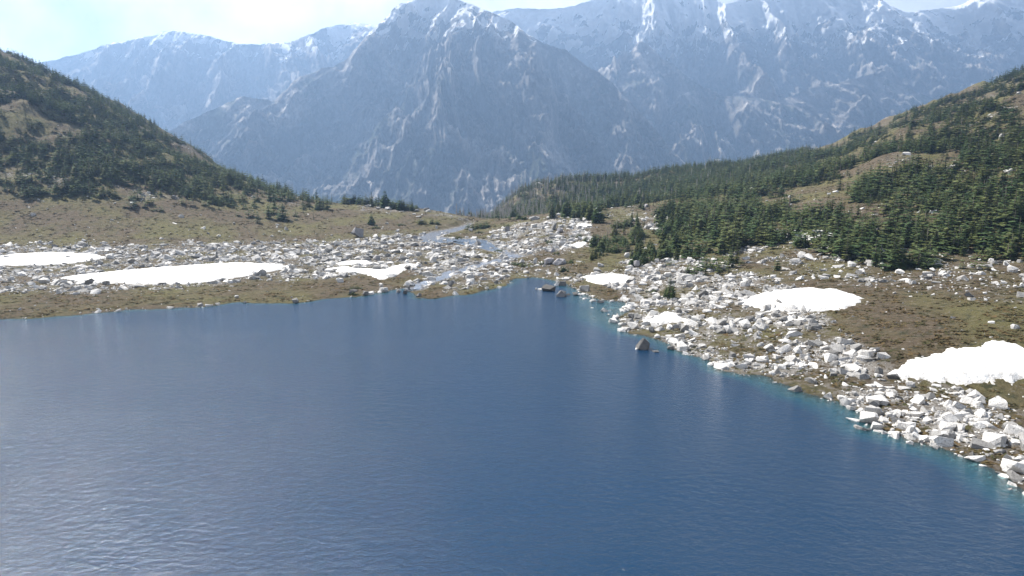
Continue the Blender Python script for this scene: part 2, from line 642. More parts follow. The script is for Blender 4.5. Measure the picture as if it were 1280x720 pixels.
def mat_mountain():
    m, t, out = new_mat('mountain_rock')
    p = pos(t)
    sn, pale, veg = attr(t, 'snow'), attr(t, 'pale'), attr(t, 'veg')
    n1, n2 = noise(t, p, 0.006, 10, 0.75, 0.4), noise(t, p, 0.022, 9, 0.78)
    n1 = ramp(t, n1, [(0.3, 0), (0.7, 1)])
    c = mix(t, n1, (0.065, 0.061, 0.060), (0.36, 0.33, 0.305))
    f = mth(t, 'ADD', pale, mth(t, 'MULTIPLY', mth(t, 'SUBTRACT', n2, 0.5), 1.3))
    c = mix(t, ramp(t, f, [(0.40, 0), (0.80, 1)]), c, (0.62, 0.56, 0.50))
    f = mth(t, 'ADD', veg, mth(t, 'MULTIPLY', mth(t, 'SUBTRACT', n2, 0.5), 1.0))
    c = mix(t, ramp(t, f, [(0.42, 0), (0.66, 0.9)]), c, (0.042, 0.052, 0.026))
    f = mth(t, 'ADD', sn, mth(t, 'MULTIPLY', mth(t, 'SUBTRACT', n2, 0.5), 0.5))
    c = mix(t, ramp(t, f, [(0.45, 0), (0.50, 1)]), c, (0.86, 0.86, 0.86))
    principled(t, out, c, 0.95, 0.05, bump(t, n2, 1.0, 14.0, bump(t, n1, 1.0, 35.0)))
    return m


def mat_lake():
    m, t, out = new_mat('lake_water')
    p = pos(t)
    dep = attr(t, 'depth')
    a = mth(t, 'SUBTRACT', 1.0, mth(t, 'POWER', 2.718, mth(t, 'MULTIPLY', dep, -0.9)), True)
    w1 = noise(t, scaled(t, p, (0.75, 0.95, 1), 0.25), 0.9, 5, 0.6, 0.3)
    w2 = noise(t, scaled(t, p, (1.0, 2.2, 1), 0.1), 2.6, 4, 0.6)
    w3 = noise(t, scaled(t, p, (1.0, 1.5, 1), -0.2), 7.0, 3, 0.6)
    gust = noise(t, scaled(t, p, (0.6, 1.0, 1), 0.3), 0.025, 5, 0.6)
    w2 = mth(t, 'MULTIPLY', w2, ramp(t, gust, [(0.35, 0.35), (0.65, 1.3)]))
    nrm = bump(t, w3, 1.0, 0.035, bump(t, w2, 1.0, 0.09, bump(t, w1, 1.0, 0.25)))
    deep = mix(t, ramp(t, mth(t, 'MULTIPLY', dep, 0.1), [(0.0, 0.0), (0.12, 0.5), (0.42, 1.0)]), (0.005, 0.078, 0.105), (0.0014, 0.0205, 0.052))
    dif = nd(t, 'ShaderNodeBsdfDiffuse')
    lk(t, deep, dif.inputs[0])
    trn = nd(t, 'ShaderNodeBsdfTransparent')
    lk(t, mix(t, mth(t, 'MULTIPLY', dep, 0.6, True), (0.70, 0.90, 0.92), (0.16, 0.62, 0.70)), trn.inputs[0])
    body = nd(t, 'ShaderNodeMixShader')
    lk(t, a, body.inputs[0])
    lk(t, trn.outputs[0], body.inputs[1])
    lk(t, dif.outputs[0], body.inputs[2])
    gl = nd(t, 'ShaderNodeBsdfGlossy')
    gl.inputs['Roughness'].default_value = 0.11
    lk(t, nrm, gl.inputs['Normal'])
    fr = nd(t, 'ShaderNodeFresnel')
    fr.inputs['IOR'].default_value = 1.333
    lk(t, nrm, fr.inputs['Normal'])
    top = nd(t, 'ShaderNodeMixShader')
    lk(t, fr.outputs[0], top.inputs[0])
    lk(t, body.outputs[0], top.inputs[1])
    lk(t, gl.outputs[0], top.inputs[2])
    lk(t, top.outputs[0], out.inputs[0])
    return m


def mat_stream():
    m, t, out = new_mat('stream_water')
    p = pos(t)
    w = noise(t, scaled(t, p, (1, 1.6, 1)), 2.0, 4, 0.6)
    nrm = bump(t, w, 0.6, 0.05)
    still = attr(t, 'still')
    foam = ramp(t, noise(t, p, 0.55, 7, 0.75), [(.42, 0), (.6, 1)])
    bed = mix(t, foam, (0.070, 0.072, 0.080), (0.28, 0.28, 0.295))
    dif = nd(t, 'ShaderNodeBsdfDiffuse')
    lk(t, mix(t, still, bed, (0.03, 0.045, 0.06)), dif.inputs[0])
    gl = nd(t, 'ShaderNodeBsdfGlossy')
    gl.inputs['Roughness'].default_value = 0.16
    lk(t, nrm, gl.inputs['Normal'])
    fr = nd(t, 'ShaderNodeFresnel')
    fr.inputs['IOR'].default_value = 1.333
    lk(t, nrm, fr.inputs['Normal'])
    top = nd(t, 'ShaderNodeMixShader')
    lk(t, mth(t, 'MULTIPLY', fr.outputs[0], mth(t, 'ADD', mth(t, 'MULTIPLY', still, 0.35), 0.65)), top.inputs[0])
    lk(t, dif.outputs[0], top.inputs[1])
    lk(t, gl.outputs[0], top.inputs[2])
    lk(t, top.outputs[0], out.inputs[0])
    return m


M_GROUND, M_ROCK, M_SNOW, M_MTN = mat_ground(), mat_rock(), mat_snow(), mat_mountain()
M_WETROCK = mat_rock('wet_granite', (0.07, 0.068, 0.065), (0.24, 0.23, 0.22), 0.6, 0.7)
M_GREY = mat_rock('grey_granite', (0.20, 0.19, 0.19), (0.38, 0.36, 0.36), 0.5, 0.85)
M_LAKE, M_STREAM = mat_lake(), mat_stream()
M_FIR = mat_crown('fir_needles', (0.034, 0.060, 0.022), (0.072, 0.112, 0.040), (0.125, 0.135, 0.046))
M_SHRUB = mat_crown('shrub_leaves', (0.036, 0.060, 0.020), (0.075, 0.100, 0.035), (0.10, 0.11, 0.042))
M_HEATH = mat_crown('heath_leaves', (0.070, 0.048, 0.024), (0.052, 0.062, 0.022), (0.125, 0.082, 0.036))
M_BARK = mat_bark('fir_bark', (0.09, 0.075, 0.06), (0.20, 0.17, 0.145))
M_DEAD = mat_bark('weathered_deadwood', (0.22, 0.195, 0.18), (0.42, 0.385, 0.36))

# ------------------------------------------------------------------ ground sheet
rows = np.concatenate([np.arange(-160, 90, 10), np.arange(90, 180, 1.6), np.arange(180, 470, 0.8), np.arange(470, 700, 1.5),
                       np.arange(700, 1150, 3), 1150 * (13000 / 1150) ** np.linspace(0, 1, 70)])
us = np.linspace(-1.0, 1.0, 1250)
GY = np.repeat(rows[:, None], len(us), 1)
GX = us[None, :] * (GY + 210)
GH, GSD, GQ, GDM = ground_full(GX, GY)
RK, GR = cover(GX, GY, GH)
RK = np.clip(RK * (0.75 + 1.1 * fbm(GX / 13, GY / 17, 4, .6, seed=137)), 0, 1)
wet = np.maximum(sstep(1.6, 0.1, GSD) * sstep(-1.2, 0.0, GSD) * 0.75, 0.5 * sstep(2.0, 0.0, np.abs(GDM)))
wet = wet * (0.5 + 0.9 * np.clip(fbm(GX / 6, GY / 6, 3, seed=91) + .3, 0, 1))
RK = np.where(GSD < -0.5, 0.8, RK)
RK = np.maximum(RK, 0.75 * sstep(3.0, 0.5, GDM))
gm = mesh_from('ground', np.stack([GX, GY, GH], -1).reshape(-1, 3), grid_faces(*GX.shape), [M_GROUND],
               {'rocky': RK.ravel(), 'green': GR.ravel(), 'wet': wet.ravel()})
link('ground', gm, kind='structure')

# ------------------------------------------------------------------ lake and stream
lx, ly = np.meshgrid(np.arange(-420, 200, 2.0), np.arange(-160, 330, 2.0))
lh, lsd, lq, _ = ground_full(lx, ly)
keep = np.zeros((lx.shape[0] - 1, lx.shape[1] - 1), bool)
for a in (0, 1):
    for b in (0, 1):
        keep |= (lsd < 6)[a:a + keep.shape[0], b:b + keep.shape[1]]
lv, lf, la = compact(np.stack([lx, ly, 0 * lx], -1).reshape(-1, 3), grid_faces(*lx.shape, keep), {'depth': np.clip(-lh, 0, 20).ravel()})
link('lake', mesh_from('lake', lv, lf, [M_LAKE], la), kind='structure')

S = STREAM
tang = np.gradient(S[:, :2], axis=0)
tang /= np.linalg.norm(tang, axis=1, keepdims=True) + 1e-9
nrm2 = np.stack([-tang[:, 1], tang[:, 0]], 1)
cross = np.linspace(-1, 1, 7)
sv = np.zeros((len(S), 7, 3))
for j, c in enumerate(cross):
    sv[:, j, :2] = S[:, :2] + nrm2 * (S[:, 2] * c * 1.04)[:, None]
    sv[:, j, 2] = S[:, 3]
link('stream', mesh_from('stream', sv.reshape(-1, 3), grid_faces(len(S), 7), [M_STREAM],
                                     {'still': np.repeat(sstep(3.4, 4.4, _t) * sstep(8.2, 6.6, _t), 7)}), kind='structure')

# ------------------------------------------------------------------ mountains
ALL_TOP = 0.0


def mountain(name, sil, D_r, D_b, spread, seed, snow_line, snow_amt, px_step=0.9, nr=230, peak_px=None, amp=1.0, veg=0.6):
    """a massif whose skyline follows picture columns; it falls from the ridge at D_r to the valley at D_b"""
    global ALL_TOP
    sx, sy = np.array([s[0] for s in sil], float), np.array([s[1] for s in sil], float)
    px = np.arange(sx[0], sx[-1] + .1, px_step)
    yy = np.interp(px, sx, sy) + 3.2 * fbm(px / 42, px * 0, 5, 0.6, seed=seed + 80) * np.where((px > 430) & (px < 850), .45, 1.6)
    k = np.hanning(9)
    k /= k.sum()
    yy = np.convolve(np.pad(yy, 4, mode='edge'), k, 'valid')
    tan = (px - 640) / (F * cp + 145 * sp)
    zr = np.array([float(at_depth(a, b, D_r)[2]) for a, b in zip(px, yy)])
    t = np.concatenate([np.linspace(0, 1, nr), 1 + np.linspace(0.02, 0.9, 30)])        # 0 foot, 1 ridge, beyond: the far side
    T, TAN = np.meshgrid(t, tan, indexing='ij')
    ZR = np.repeat(zr[None, :], len(t), 0)
    pk = np.argmax(zr) if peak_px is None else np.argmin(np.abs(px - peak_px))
    Yb, Yr = D_b, D_r - spread * np.abs(px - px[pk])
    Y = Yb + (Yr[None, :] - Yb) * T
    X = TAN * Y
    z0 = -255.0
    prof = np.where(T <= 1, 0.62 * T + 0.38 * T ** 2.2, 1 - (T - 1) * 0.9)
    Zv = z0 + (ZR - z0) * prof
    Xp = tan[pk] * D_r
    r = np.hypot(X - Xp, (zr[pk] - Zv))
    phi = np.arctan2(X - Xp - 350 + 220 * fbm(X / 900, Zv / 900, 4, seed=seed + 50), zr[pk] - Zv + 1000)
    wr = 0.25 * fbm(X / 500, Zv / 500, 4, seed=seed + 3)
    g1 = ridged(phi * 8 + wr * 1.6, r / 1900 + wr, 5, 0.55, seed=seed)
    g2 = ridged(phi * 26 + wr * 4, r / 480 + wr, 4, 0.6, seed=seed + 9)
    g3 = fbm(X / 110, Zv / 150, 5, 0.6, seed=seed + 14)
    env = np.clip(np.sin(np.clip(T, 0, 1) * np.pi) ** 0.6, 0, 1)
    g0 = ridged(phi * 3.6 + wr * 1.2 + 3.3 + r / 5200, r / 2600 + wr * .6, 3, 0.5, seed=seed + 40)
    big = fbm(X / 900, Zv / 700, 4, 0.55, seed=seed + 44)
    d1 = ridged(X / 330 + wr * 2, Zv / 250 + X / 620, 6, 0.6, seed=seed + 55)
    d2 = ridged(X / 95 + wr, Zv / 85, 4, 0.6, seed=seed + 57)
    rel = (d1 - .45) * 240 + (d2 - .45) * 75 + (g0 - 0.5) * 760 + big * 420 + (g1 - 0.5) * 300 + (g2 - 0.5) * 95 * np.clip(r / 900, .25, 1) + 85 * fbm(X / 210, Zv / 240, 5, 0.62, seed=seed + 47)
    # relief pushes the face outward (towards the viewer), the skyline keeps its line
    Y2 = Y - rel * env * amp * 1.2
    Zn = Zv + amp * (rel * 0.22 * env + g3 * (18 + 60 * env)) * np.where(T > 1, 0.3, 1)
    X2 = TAN * Y2
    snow_h = (Zn - snow_line) / 420.0
    st = ridged(phi * 20 + wr * 5, Zv / 260, 4, 0.6, seed=seed + 20)
    band_ = ridged(X / 420 + wr, Zv / 190 - X / 900, 4, 0.6, seed=seed + 26)
    hollow = 1 - g2
    ledge = fbm(X / 150 + wr, Zv / 55 - X / 500, 4, 0.6, seed=seed + 60)
    sn = np.clip(snow_h, -.5, 1.0) * 0.42 * snow_amt + 0.62 * np.maximum(st, band_) ** 2 + 0.62 * ledge + 0.35 * (hollow - .5) - 0.25 * (d2 - .4)
    sl = snow_line + 130 * fbm(X / 420, Zv / 600, 3, seed=seed + 70)
    sn = sn - 0.9 * sstep(sl + 90, sl - 160, Zn)
    pale = -0.12 + 0.60 * d1 + 0.45 * d2 + 0.14 * ridged(phi * 18 + wr * 3, r / 700, 4, 0.6, seed=seed + 30) + 0.55 * fbm(X / 420, Zv / 380, 4, seed=seed + 31) - .10
    vg = veg * (0.95 - 0.55 * np.clip((Zn + 250) / 1200, 0, 2)) + 0.55 * fbm(X / 260, Zv / 260, 4, 0.6, seed=seed + 33)
    vg = vg + 0.7 * (.42 - d1)
    ALL_TOP = max(ALL_TOP, float(Zn.max()))
    me = mesh_from(name, np.stack([X2, Y2, Zn], -1).reshape(-1, 3), grid_faces(*X.shape), [M_MTN],
                   {'snow': sn.ravel(), 'pale': pale.ravel(), 'veg': vg.ravel()})
    return link('mountain', me, kind='structure')


mountain('mountain', [(-60, 330), (60, 262), (150, 222), (215, 172), (262, 150), (310, 128), (345, 132), (375, 108), (400, 98), (420, 90), (438, 80), (455, 60), (472, 42), (488, 25), (503, 11), (520, 3), (535, -3),
                      (550, -4), (572, 1), (592, 8), (606, 16), (622, 24), (640, 34), (660, 51), (680, 63), (705, 72), (720, 83), (745, 99),
                      (762, 112), (782, 130), (802, 152), (822, 172), (842, 192), (880, 226), (930, 270), (980, 310), (1050, 340)],
         5200, 3500, 2.0, 100, 800, 1.6, 0.7, 280, 550)
mountain('mountain', [(560, 60), (590, 26), (620, 17), (650, 13), (690, 13), (715, 9), (740, 0), (770, -8), (810, -14), (850, -10), (900, 6), (950, -4),
                      (1000, -22), (1060, -8), (1120, 22), (1180, 12), (1240, -14), (1300, 10), (1400, 0), (1560, 40), (1700, 90)],
         6700, 4500, 0.5, 200, 930, 1.35, 1.1, 230, 810)
mountain('mountain', [(700, 300), (730, 190), (752, 140), (768, 98), (780, 72), (796, 49), (808, 57), (822, 71), (842, 84), (870, 108), (900, 120),
                      (960, 128), (1020, 110), (1080, 96), (1140, 120), (1220, 150), (1300, 140), (1420, 170), (1600, 240)],
         5600, 4000, 0.5, 300, 900, 0.4, 1.0, 200, 796)
mountain('mountain', [(-460, 110), (-300, 84), (-150, 46), (-40, 64), (60, 82), (140, 58), (230, 38), (310, 56), (370, 52), (420, 36), (450, 30), (470, 33),
                      (500, 56), (540, 120), (580, 200)],
         6900, 4700, 0.4, 400, 960, 1.0, 1.2, 200, 230)
mountain('mountain', [(-520, 120), (-350, 90), (-200, 60), (-80, 92), (40, 120), (120, 150), (200, 165), (280, 190), (360, 235), (420, 300)],
         6000, 4200, 0.5, 500, 900, 0.5, 1.2, 200, -200)

# ------------------------------------------------------------------ haze
hz = bmesh.new()
bmesh.ops.create_cube(hz, size=1.0)
hx, y0, y1, zlo, zhi = 11500.0, -900.0, 14500.0, -330.0, ALL_TOP + 12
for v in hz.verts:
    v.co = Vector((v.co.x * 2 * hx, y0 + (v.co.y + .5) * (y1 - y0), zlo + (v.co.z + .5) * (zhi - zlo)))
hme = bpy.data.meshes.new('haze')
hz.to_mesh(hme)
hz.free()
hm, ht, hout = new_mat('mountain_air')
pv = nd(ht, 'ShaderNodeVolumePrincipled')
pv.inputs['Color'].default_value = (*HAZE_COLOR, 1)
pv.inputs['Density'].default_value = HAZE_DENSITY
pv.inputs['Anisotropy'].default_value = 0.35
lk(ht, pv.outputs[0], hout.inputs['Volume'])
hme.materials.append(hm)
link('haze', hme, kind='stuff')

# ------------------------------------------------------------------ snow patches
SNOW = [
    ([(425, 341), (400, 337), (430, 333), (455, 336.5), (475, 337), (487, 333), (500, 331.5), (515, 330.5), (529, 331), (520, 334), (508, 338), (500, 343), (494, 344.5), (488, 347), (480, 350), (466, 347.5), (458, 344), (446, 342)],
     'long white snow patch narrowing to the right above the lower left shore', 0.5),
    ([(415, 330), (430, 326.5), (452, 325), (464, 326), (468, 329.5), (458, 330.5), (445, 331.5), (425, 332.5)],
     'small snow patch just above the long left snow patch', 0.4),
    ([(484, 313), (495, 311.6), (506, 312.5), (509, 315), (498, 315.8), (486, 315)],
     'thin snow strip on the stony flat below the stream pond', 0.3),
    ([(722, 347), (735, 344), (752, 342.5), (772, 342), (788, 344), (796, 348), (790, 352), (775, 355), (762, 357.5), (748, 357), (736, 354)],
     'wide snow patch above the brown bank behind the turquoise shallows', 0.5),
    ([(801, 400), (812, 397), (822, 394), (830, 389.5), (842, 391), (862, 398), (872, 402), (850, 404.5), (836, 405), (822, 405.5), (808, 404)],
     'bright snow patch among boulders on the right shore beside the lake', 0.7),
    ([(717, 282), (722, 279.5), (733, 279.5), (742, 281), (741, 283.5), (730, 284.5), (720, 284)],
     'small snow patch below the trees on the stony knoll', 0.3),
    ([(706, 307), (716, 304.5), (728, 301), (737, 297.5), (740, 299.5), (734, 305), (729, 309), (720, 311)],
     'slanting snow streak on the stony slope left of the green thicket', 0.3),
    ([(817, 352), (825, 350), (833, 351), (832, 354.5), (824, 355.5), (817, 354.5)],
     'tiny snow patch left of the slim shoreside conifers', 0.3),
    ([(70, 348), (120, 342), (180, 336), (240, 331), (300, 329), (350, 331), (372, 335), (330, 341), (290, 349), (230, 355), (170, 356), (110, 354)],
     'broad snow patch on the stony flat at far left', 0.5),
    ([(-30, 324), (20, 317), (70, 315), (120, 318), (140, 323), (90, 330), (30, 333), (-20, 332)],
     'snow patch under the wooded hillside near the left edge', 0.5),
    ([(915, 378), (950, 366), (1000, 360), (1050, 362), (1085, 372), (1060, 385), (1010, 390), (950, 388)],
     'snow patch on the slope above the right shore boulders', 0.6),
    ([(1090, 470), (1130, 452), (1180, 440), (1240, 428), (1300, 440), (1310, 470), (1240, 482), (1160, 484)],
     'large near snow patch among boulders toward the right edge', 0.8),
    ([(960, 296), (990, 288), (1030, 287), (1050, 294), (1010, 301)],
     'snow patch in a clearing of the right hillside woods', 0.5),
]
SNOW_POLYS = []
for pts, lab, th in SNOW:
    X, Y, _ = hit([p[0] for p in pts], [p[1] for p in pts])
    P = np.stack([X, Y], 1)
    SNOW_POLYS.append(P)
    x0, x1, ya, yb = X.min() - 3, X.max() + 3, Y.min() - 4, Y.max() + 4
    st = min(0.4, (x1 - x0) / 60)
    gx, gy = np.meshgrid(np.arange(x0, x1, st), np.arange(ya, yb, st * 1.6))
    sdv = poly_sd(P, gx + 1.7 * fbm(gx / 4, gy / 6, 5, .6, seed=111), gy + 4.0 * fbm(gx / 4, gy / 6, 5, .65, seed=112))
    hh = ground(gx, gy)
    top = hh - 0.25 + (0.3 + th) * sstep(0.3, -2.6, sdv) + 0.16 * fbm(gx / 2.2, gy / 2.6, 4, .6, seed=9) * sstep(0, -2, sdv)
    kp = (sdv < 0.5)
    kk = kp[:-1, :-1] | kp[1:, :-1] | kp[:-1, 1:] | kp[1:, 1:]
    v, f, sa = compact(np.stack([gx, gy, top], -1).reshape(-1, 3), grid_faces(*gx.shape, kk), {'rim': sstep(-2.2, 0.4, sdv).ravel()})
    c = Vector((float(X.mean()), float(Y.mean()), 0))
    c.z = float(ground(np.array([c.x]), np.array([c.y]))[0])
    me = mesh_from('snow_patch', v - np.array(c), f, [M_SNOW], sa)
    o = link('snow_patch', me, None, lab, 'snow')
    o.location = c

# ------------------------------------------------------------------ rocks

def block(seed, flat=0.6, n=14, detail=0):
    """angular granite block: the hull of scattered corners, optionally broken up finer"""
    r = np.random.default_rng(seed)
    p = r.uniform(-1, 1, (n, 3))
    p = p / (np.abs(p) ** 3.2).sum(1, keepdims=True) ** (1 / 3.2)
    p *= r.uniform(.72, 1.0, (n, 1)) * np.array([1, r.uniform(.65, 1.0), 1])
    bm = bmesh.new()
    for q in p:
        bm.verts.new(q)
    res = bmesh.ops.convex_hull(bm, input=bm.verts[:])
    loose = [v for v in bm.verts if not v.link_faces]
    bmesh.ops.delete(bm, geom=loose, context='VERTS')
    if detail:
        bmesh.ops.subdivide_edges(bm, edges=bm.edges[:], cuts=detail, use_grid_fill=True)
    bmesh.ops.triangulate(bm, faces=bm.faces[:])
    bm.verts.index_update()
    v = np.array([x.co[:] for x in bm.verts])
    f = np.array([[q.index for q in x.verts] for x in bm.faces])
    bm.free()
    if detail:
        s_ = seed * 1.37
        v = v * (1 + .10 * fbm(v[:, 0] * 1.6 + s_, v[:, 1] * 1.6 + v[:, 2] * 1.3, 4, .6, seed=seed % 40))[:, None]
    v = v / np.abs(v[:, :2]).max()
    v[:, 2] *= flat / max(1e-6, np.abs(v[:, 2]).max())
    return v, f


ROCKS = [block(i + 1, 0.52 + 0.07 * (i % 6), 15 + i % 4, 3) for i in range(10)]
ROCKS_LO = [block(i + 50, 0.55 + 0.09 * (i % 6), 13 + i % 4, 0) for i in range(10)]
ROCKS_MIN = [block(i + 90, 0.55 + 0.09 * (i % 5), 9, 0) for i in range(8)]


def flat_mesh(name, v, f, mats, tintv=0.0):
    return mesh_from(name, v, f, mats, {'tint': np.full(len(v), tintv)}, smooth=False)


ROCK_ME = [flat_mesh('boulder', v, f, [M_ROCK]) for v, f in ROCKS]
ROCK_WET = [flat_mesh('wet_boulder', v, f, [M_WETROCK]) for v, f in ROCKS]
ROCK_GREY = [flat_mesh('grey_boulder', v, f, [M_GREY]) for v, f in ROCKS]

# named boulders: px, base py, width px, height px, kind, label, name
NAMED = [
    (446, 297, 19, 12, 'g', 'big grey boulder with a dark shaded side at the foot of the grassy slope', 'boulder'),
    (686, 364, 15, 8, 'w', 'dark domed boulder standing in the lake off the stony beach', 'boulder'),
    (701.5, 371, 11, 8, 'w', 'blocky dark boulder in the lake in front of the domed one', 'boulder'),
    (696, 358, 7, 5, 'r', 'pale boulder at the waterline behind the blocky dark one', 'boulder'),
    (703, 358, 9, 6, 'w', 'brown boulder at the waterline right of a pale one', 'boulder'),
    (719, 370, 6, 5, 'w', 'small squarish dark boulder in the lake right of the blocky one', 'boulder'),
    (711, 369, 6, 3, 'w', 'low dark rock in the lake between two squarish boulders', 'boulder'),
    (725, 369, 7, 4, 'r', 'small white rock at the waterline end of the lake boulders', 'boulder'),
    (670, 363, 3, 4, 'r', 'lone small white rock in the lake left of the domed boulder', 'boulder'),
    (675, 362, 9, 3, 'r', 'flat pale rock awash beside the domed dark boulder', 'boulder'),
    (751, 378, 8, 4, 'w', 'dark low boulder in the lake below the brown bank', 'boulder'),
    (741, 376, 10, 4, 'r', 'pale flat boulder at the waterline below the brown bank', 'boulder'),
    (740, 386, 6, 2.5, 'r', 'pale rock awash in the turquoise shallows', 'boulder'),
    (804, 437, 15, 13, 'w', 'dark peaked boulder standing in the lake off the right shore', 'boulder'),
    (797, 436, 7, 4, 'r', 'small pale rock leaning on the dark peaked lake boulder', 'boulder'),
    (821, 441, 12, 3, 'w', 'flat dark rock awash right of the peaked boulder', 'boulder'),
    (839, 438, 8, 5, 'w', 'brown boulder at the waterline of the right shore', 'boulder'),
    (788, 406, 9, 6, 'w', 'round dark boulder on the right shore beside the snow', 'boulder'),
    (790, 398, 10, 6, 'r', 'white slab on the tip of the right shore', 'boulder'),
    (815, 414, 9, 7, 'r', 'large pale boulder on the right shore below the snow patch', 'boulder'),
    (836, 427, 7, 5, 'r', 'white boulder at the foot of the right shore', 'boulder'),
    (796, 336, 10, 10, 'g', 'upright pale grey boulder under the dark thicket', 'boulder'),
    (687, 331, 15, 8, 'g', 'left half of the pair of big grey outcrop boulders', 'boulder'),
    (699, 331, 17, 8, 'g', 'right half of the pair of big grey outcrop boulders', 'boulder'),
    (652, 329, 7, 6, 'r', 'pale boulder between shrubs near the stream', 'boulder'),
    (669, 330, 6, 8, 'r', 'upright white boulder between two dark shrubs', 'boulder'),
    (690, 316, 8, 5, 'g', 'grey boulder above the big outcrop pair', 'boulder'),
    (694, 273, 7, 4.5, 'r', 'round white boulder on the knoll in front of the conifers', 'boulder'),
    (686, 273, 7, 3, 'r', 'flat white boulder on the knoll left of the round one', 'boulder'),
    (668, 275, 15, 5, 'r', 'long sloping white slab on the crest of the knoll', 'boulder'),
    (700, 291, 9, 6, 'g', 'square grey boulder in the middle of the knoll rocks', 'boulder'),
    (692, 288, 8, 9, 'r', 'tall pale boulder in the middle of the knoll rocks', 'boulder'),
    (717, 271, 3.5, 5, 'r', 'upright white rock at the edge of the knoll shrubs', 'boulder'),
    (713, 297, 4.5, 4, 'r', 'round white rock below the knoll snow patch', 'boulder'),
    (476, 360, 7.5, 5.5, 'r', 'round white boulder on the heath below the long snow patch', 'boulder'),
    (457, 369, 8, 5, 'r', 'pale boulder at the waterline of the left shore', 'boulder'),
    (441, 369, 9, 6, 'w', 'dark boulder at the waterline where the left shore begins', 'boulder'),
    (471, 326, 10, 7, 'g', 'grey boulder on the stony flat above the long snow patch', 'boulder'),
    (563.5, 358, 7, 7.5, 'w', 'dark pointed boulder on the brown spit', 'boulder'),
    (498, 365, 5, 4.5, 'w', 'dark rock in the shallows left of the stream mouth', 'boulder'),
    (506, 367, 5, 6.5, 'w', 'dark upright rock in the shallows at the stream mouth', 'boulder'),
    (511, 363, 4, 5, 'w', 'dark leaning rock at the edge of the stream mouth', 'boulder'),
    (523, 371, 6, 4, 'w', 'dark low rock at the tip of the brown spit', 'boulder'),
    (624, 361, 7, 4, 'r', 'white boulder on the shore where the brown spit ends', 'boulder'),
    (450, 255, 4.5, 4, 'r', 'round white rock on the grass below the left ridge trees', 'boulder'),
    (472, 261, 7, 3, 'r', 'white slab on the grass below the ridge trees', 'boulder'),
    (485, 262, 8, 3.5, 'r', 'white boulder heap on the grass below the ridge trees', 'boulder'),
    (521, 264, 8, 3, 'r', 'white slab at the right end of the ridge trees', 'boulder'),
    (527, 279, 6, 4, 'g', 'pale grey boulder half hidden by the slope shrub clump', 'boulder'),
    (546, 286, 4, 4.5, 'r', 'small white rock standing by the upper stream', 'boulder'),
    (588, 289, 6, 3.5, 'r', 'pale rock in front of the conifer clump by the stream', 'boulder'),
    (634, 290, 7, 7, 'g', 'grey boulder with a small shrub on the left of the knoll', 'boulder'),
    (518, 298, 9, 4, 'g', 'grey slab beside the upper stream', 'boulder'),
    (575, 327, 9, 6, 'r', 'pale block on the stony flat below the pond', 'boulder'),
    (565, 331, 8, 6, 'r', 'white block on the stony flat near the lower stream', 'boulder'),
    (556, 319, 10, 6, 'r', 'pale blocky boulder on the flat left of the stream', 'boulder'),
    (808, 259, 9, 4, 'g', 'pale outcrop in front of the trees on the right knoll', 'boulder'),
    (822, 270, 5, 5, 'r', 'white rock at the left edge of the right hand woods', 'boulder'),
    (795, 277, 7, 4, 'r', 'white rock above the green thicket', 'boulder'),
    (746, 309, 7, 4, 'g', 'grey rock in the lower left of the thicket', 'boulder'),
    (784, 322, 9, 6, 'r', 'white boulder heap below the thicket', 'boulder'),
    (674, 232, 10, 4, 'r', 'pale bare outcrop near the crest of the far ridge', 'outcrop'),
]
RB = np.random.default_rng(23)
taken = []
nx, ny = [n[0] for n in NAMED], [n[1] for n in NAMED]
hX, hY, hZ = hit(nx, ny)
for k, (n, X, Y, g) in enumerate(zip(NAMED, hX, hY, hZ)):
    px, py, wp, hp, kd, lab, nm = n
    dist = math.hypot(Y, CAM_Z - g)
    if kd == 'w' and py > 355:
        wp, hp = wp * 1.2, hp * 1.2
    rx = wp * dist / F / 2
    hh = hp * dist / F
    bank = {'r': ROCK_ME, 'w': ROCK_WET, 'g': ROCK_GREY}[kd]
    zb = max(g, -0.4)
    idx = int(RB.integers(0, 10))
    o = link(nm, bank[idx], None, lab, 'boulder' if nm == 'boulder' else 'outcrop')
    zx = ROCKS[idx][0][:, 2]
    half = max(hh * 0.62, rx * 0.18)
    o.scale = (rx, rx * RB.uniform(.8, 1.1), half / np.abs(zx).max())
    o.rotation_euler = (RB.uniform(-.1, .1), RB.uniform(-.1, .1), RB.uniform(0, 6.28))
    o.location = (X, Y + rx * .6, zb + hh - half * 0.97)
    taken.append((X, Y, rx))
taken = np.array(taken)


def near_taken(X, Y, pad=0.5):
    m = np.zeros(X.shape, bool)
    for tx, ty, tr in taken:
        m |= (np.abs(X - tx) < tr + pad) & (np.abs(Y - ty) < tr * 1.5 + pad)
    return m


def in_snow(X, Y, pad=0.3):
    m = np.zeros(X.shape, bool)
    for P in SNOW_POLYS:
        m |= poly_sd(P, X, Y) < pad
    return m


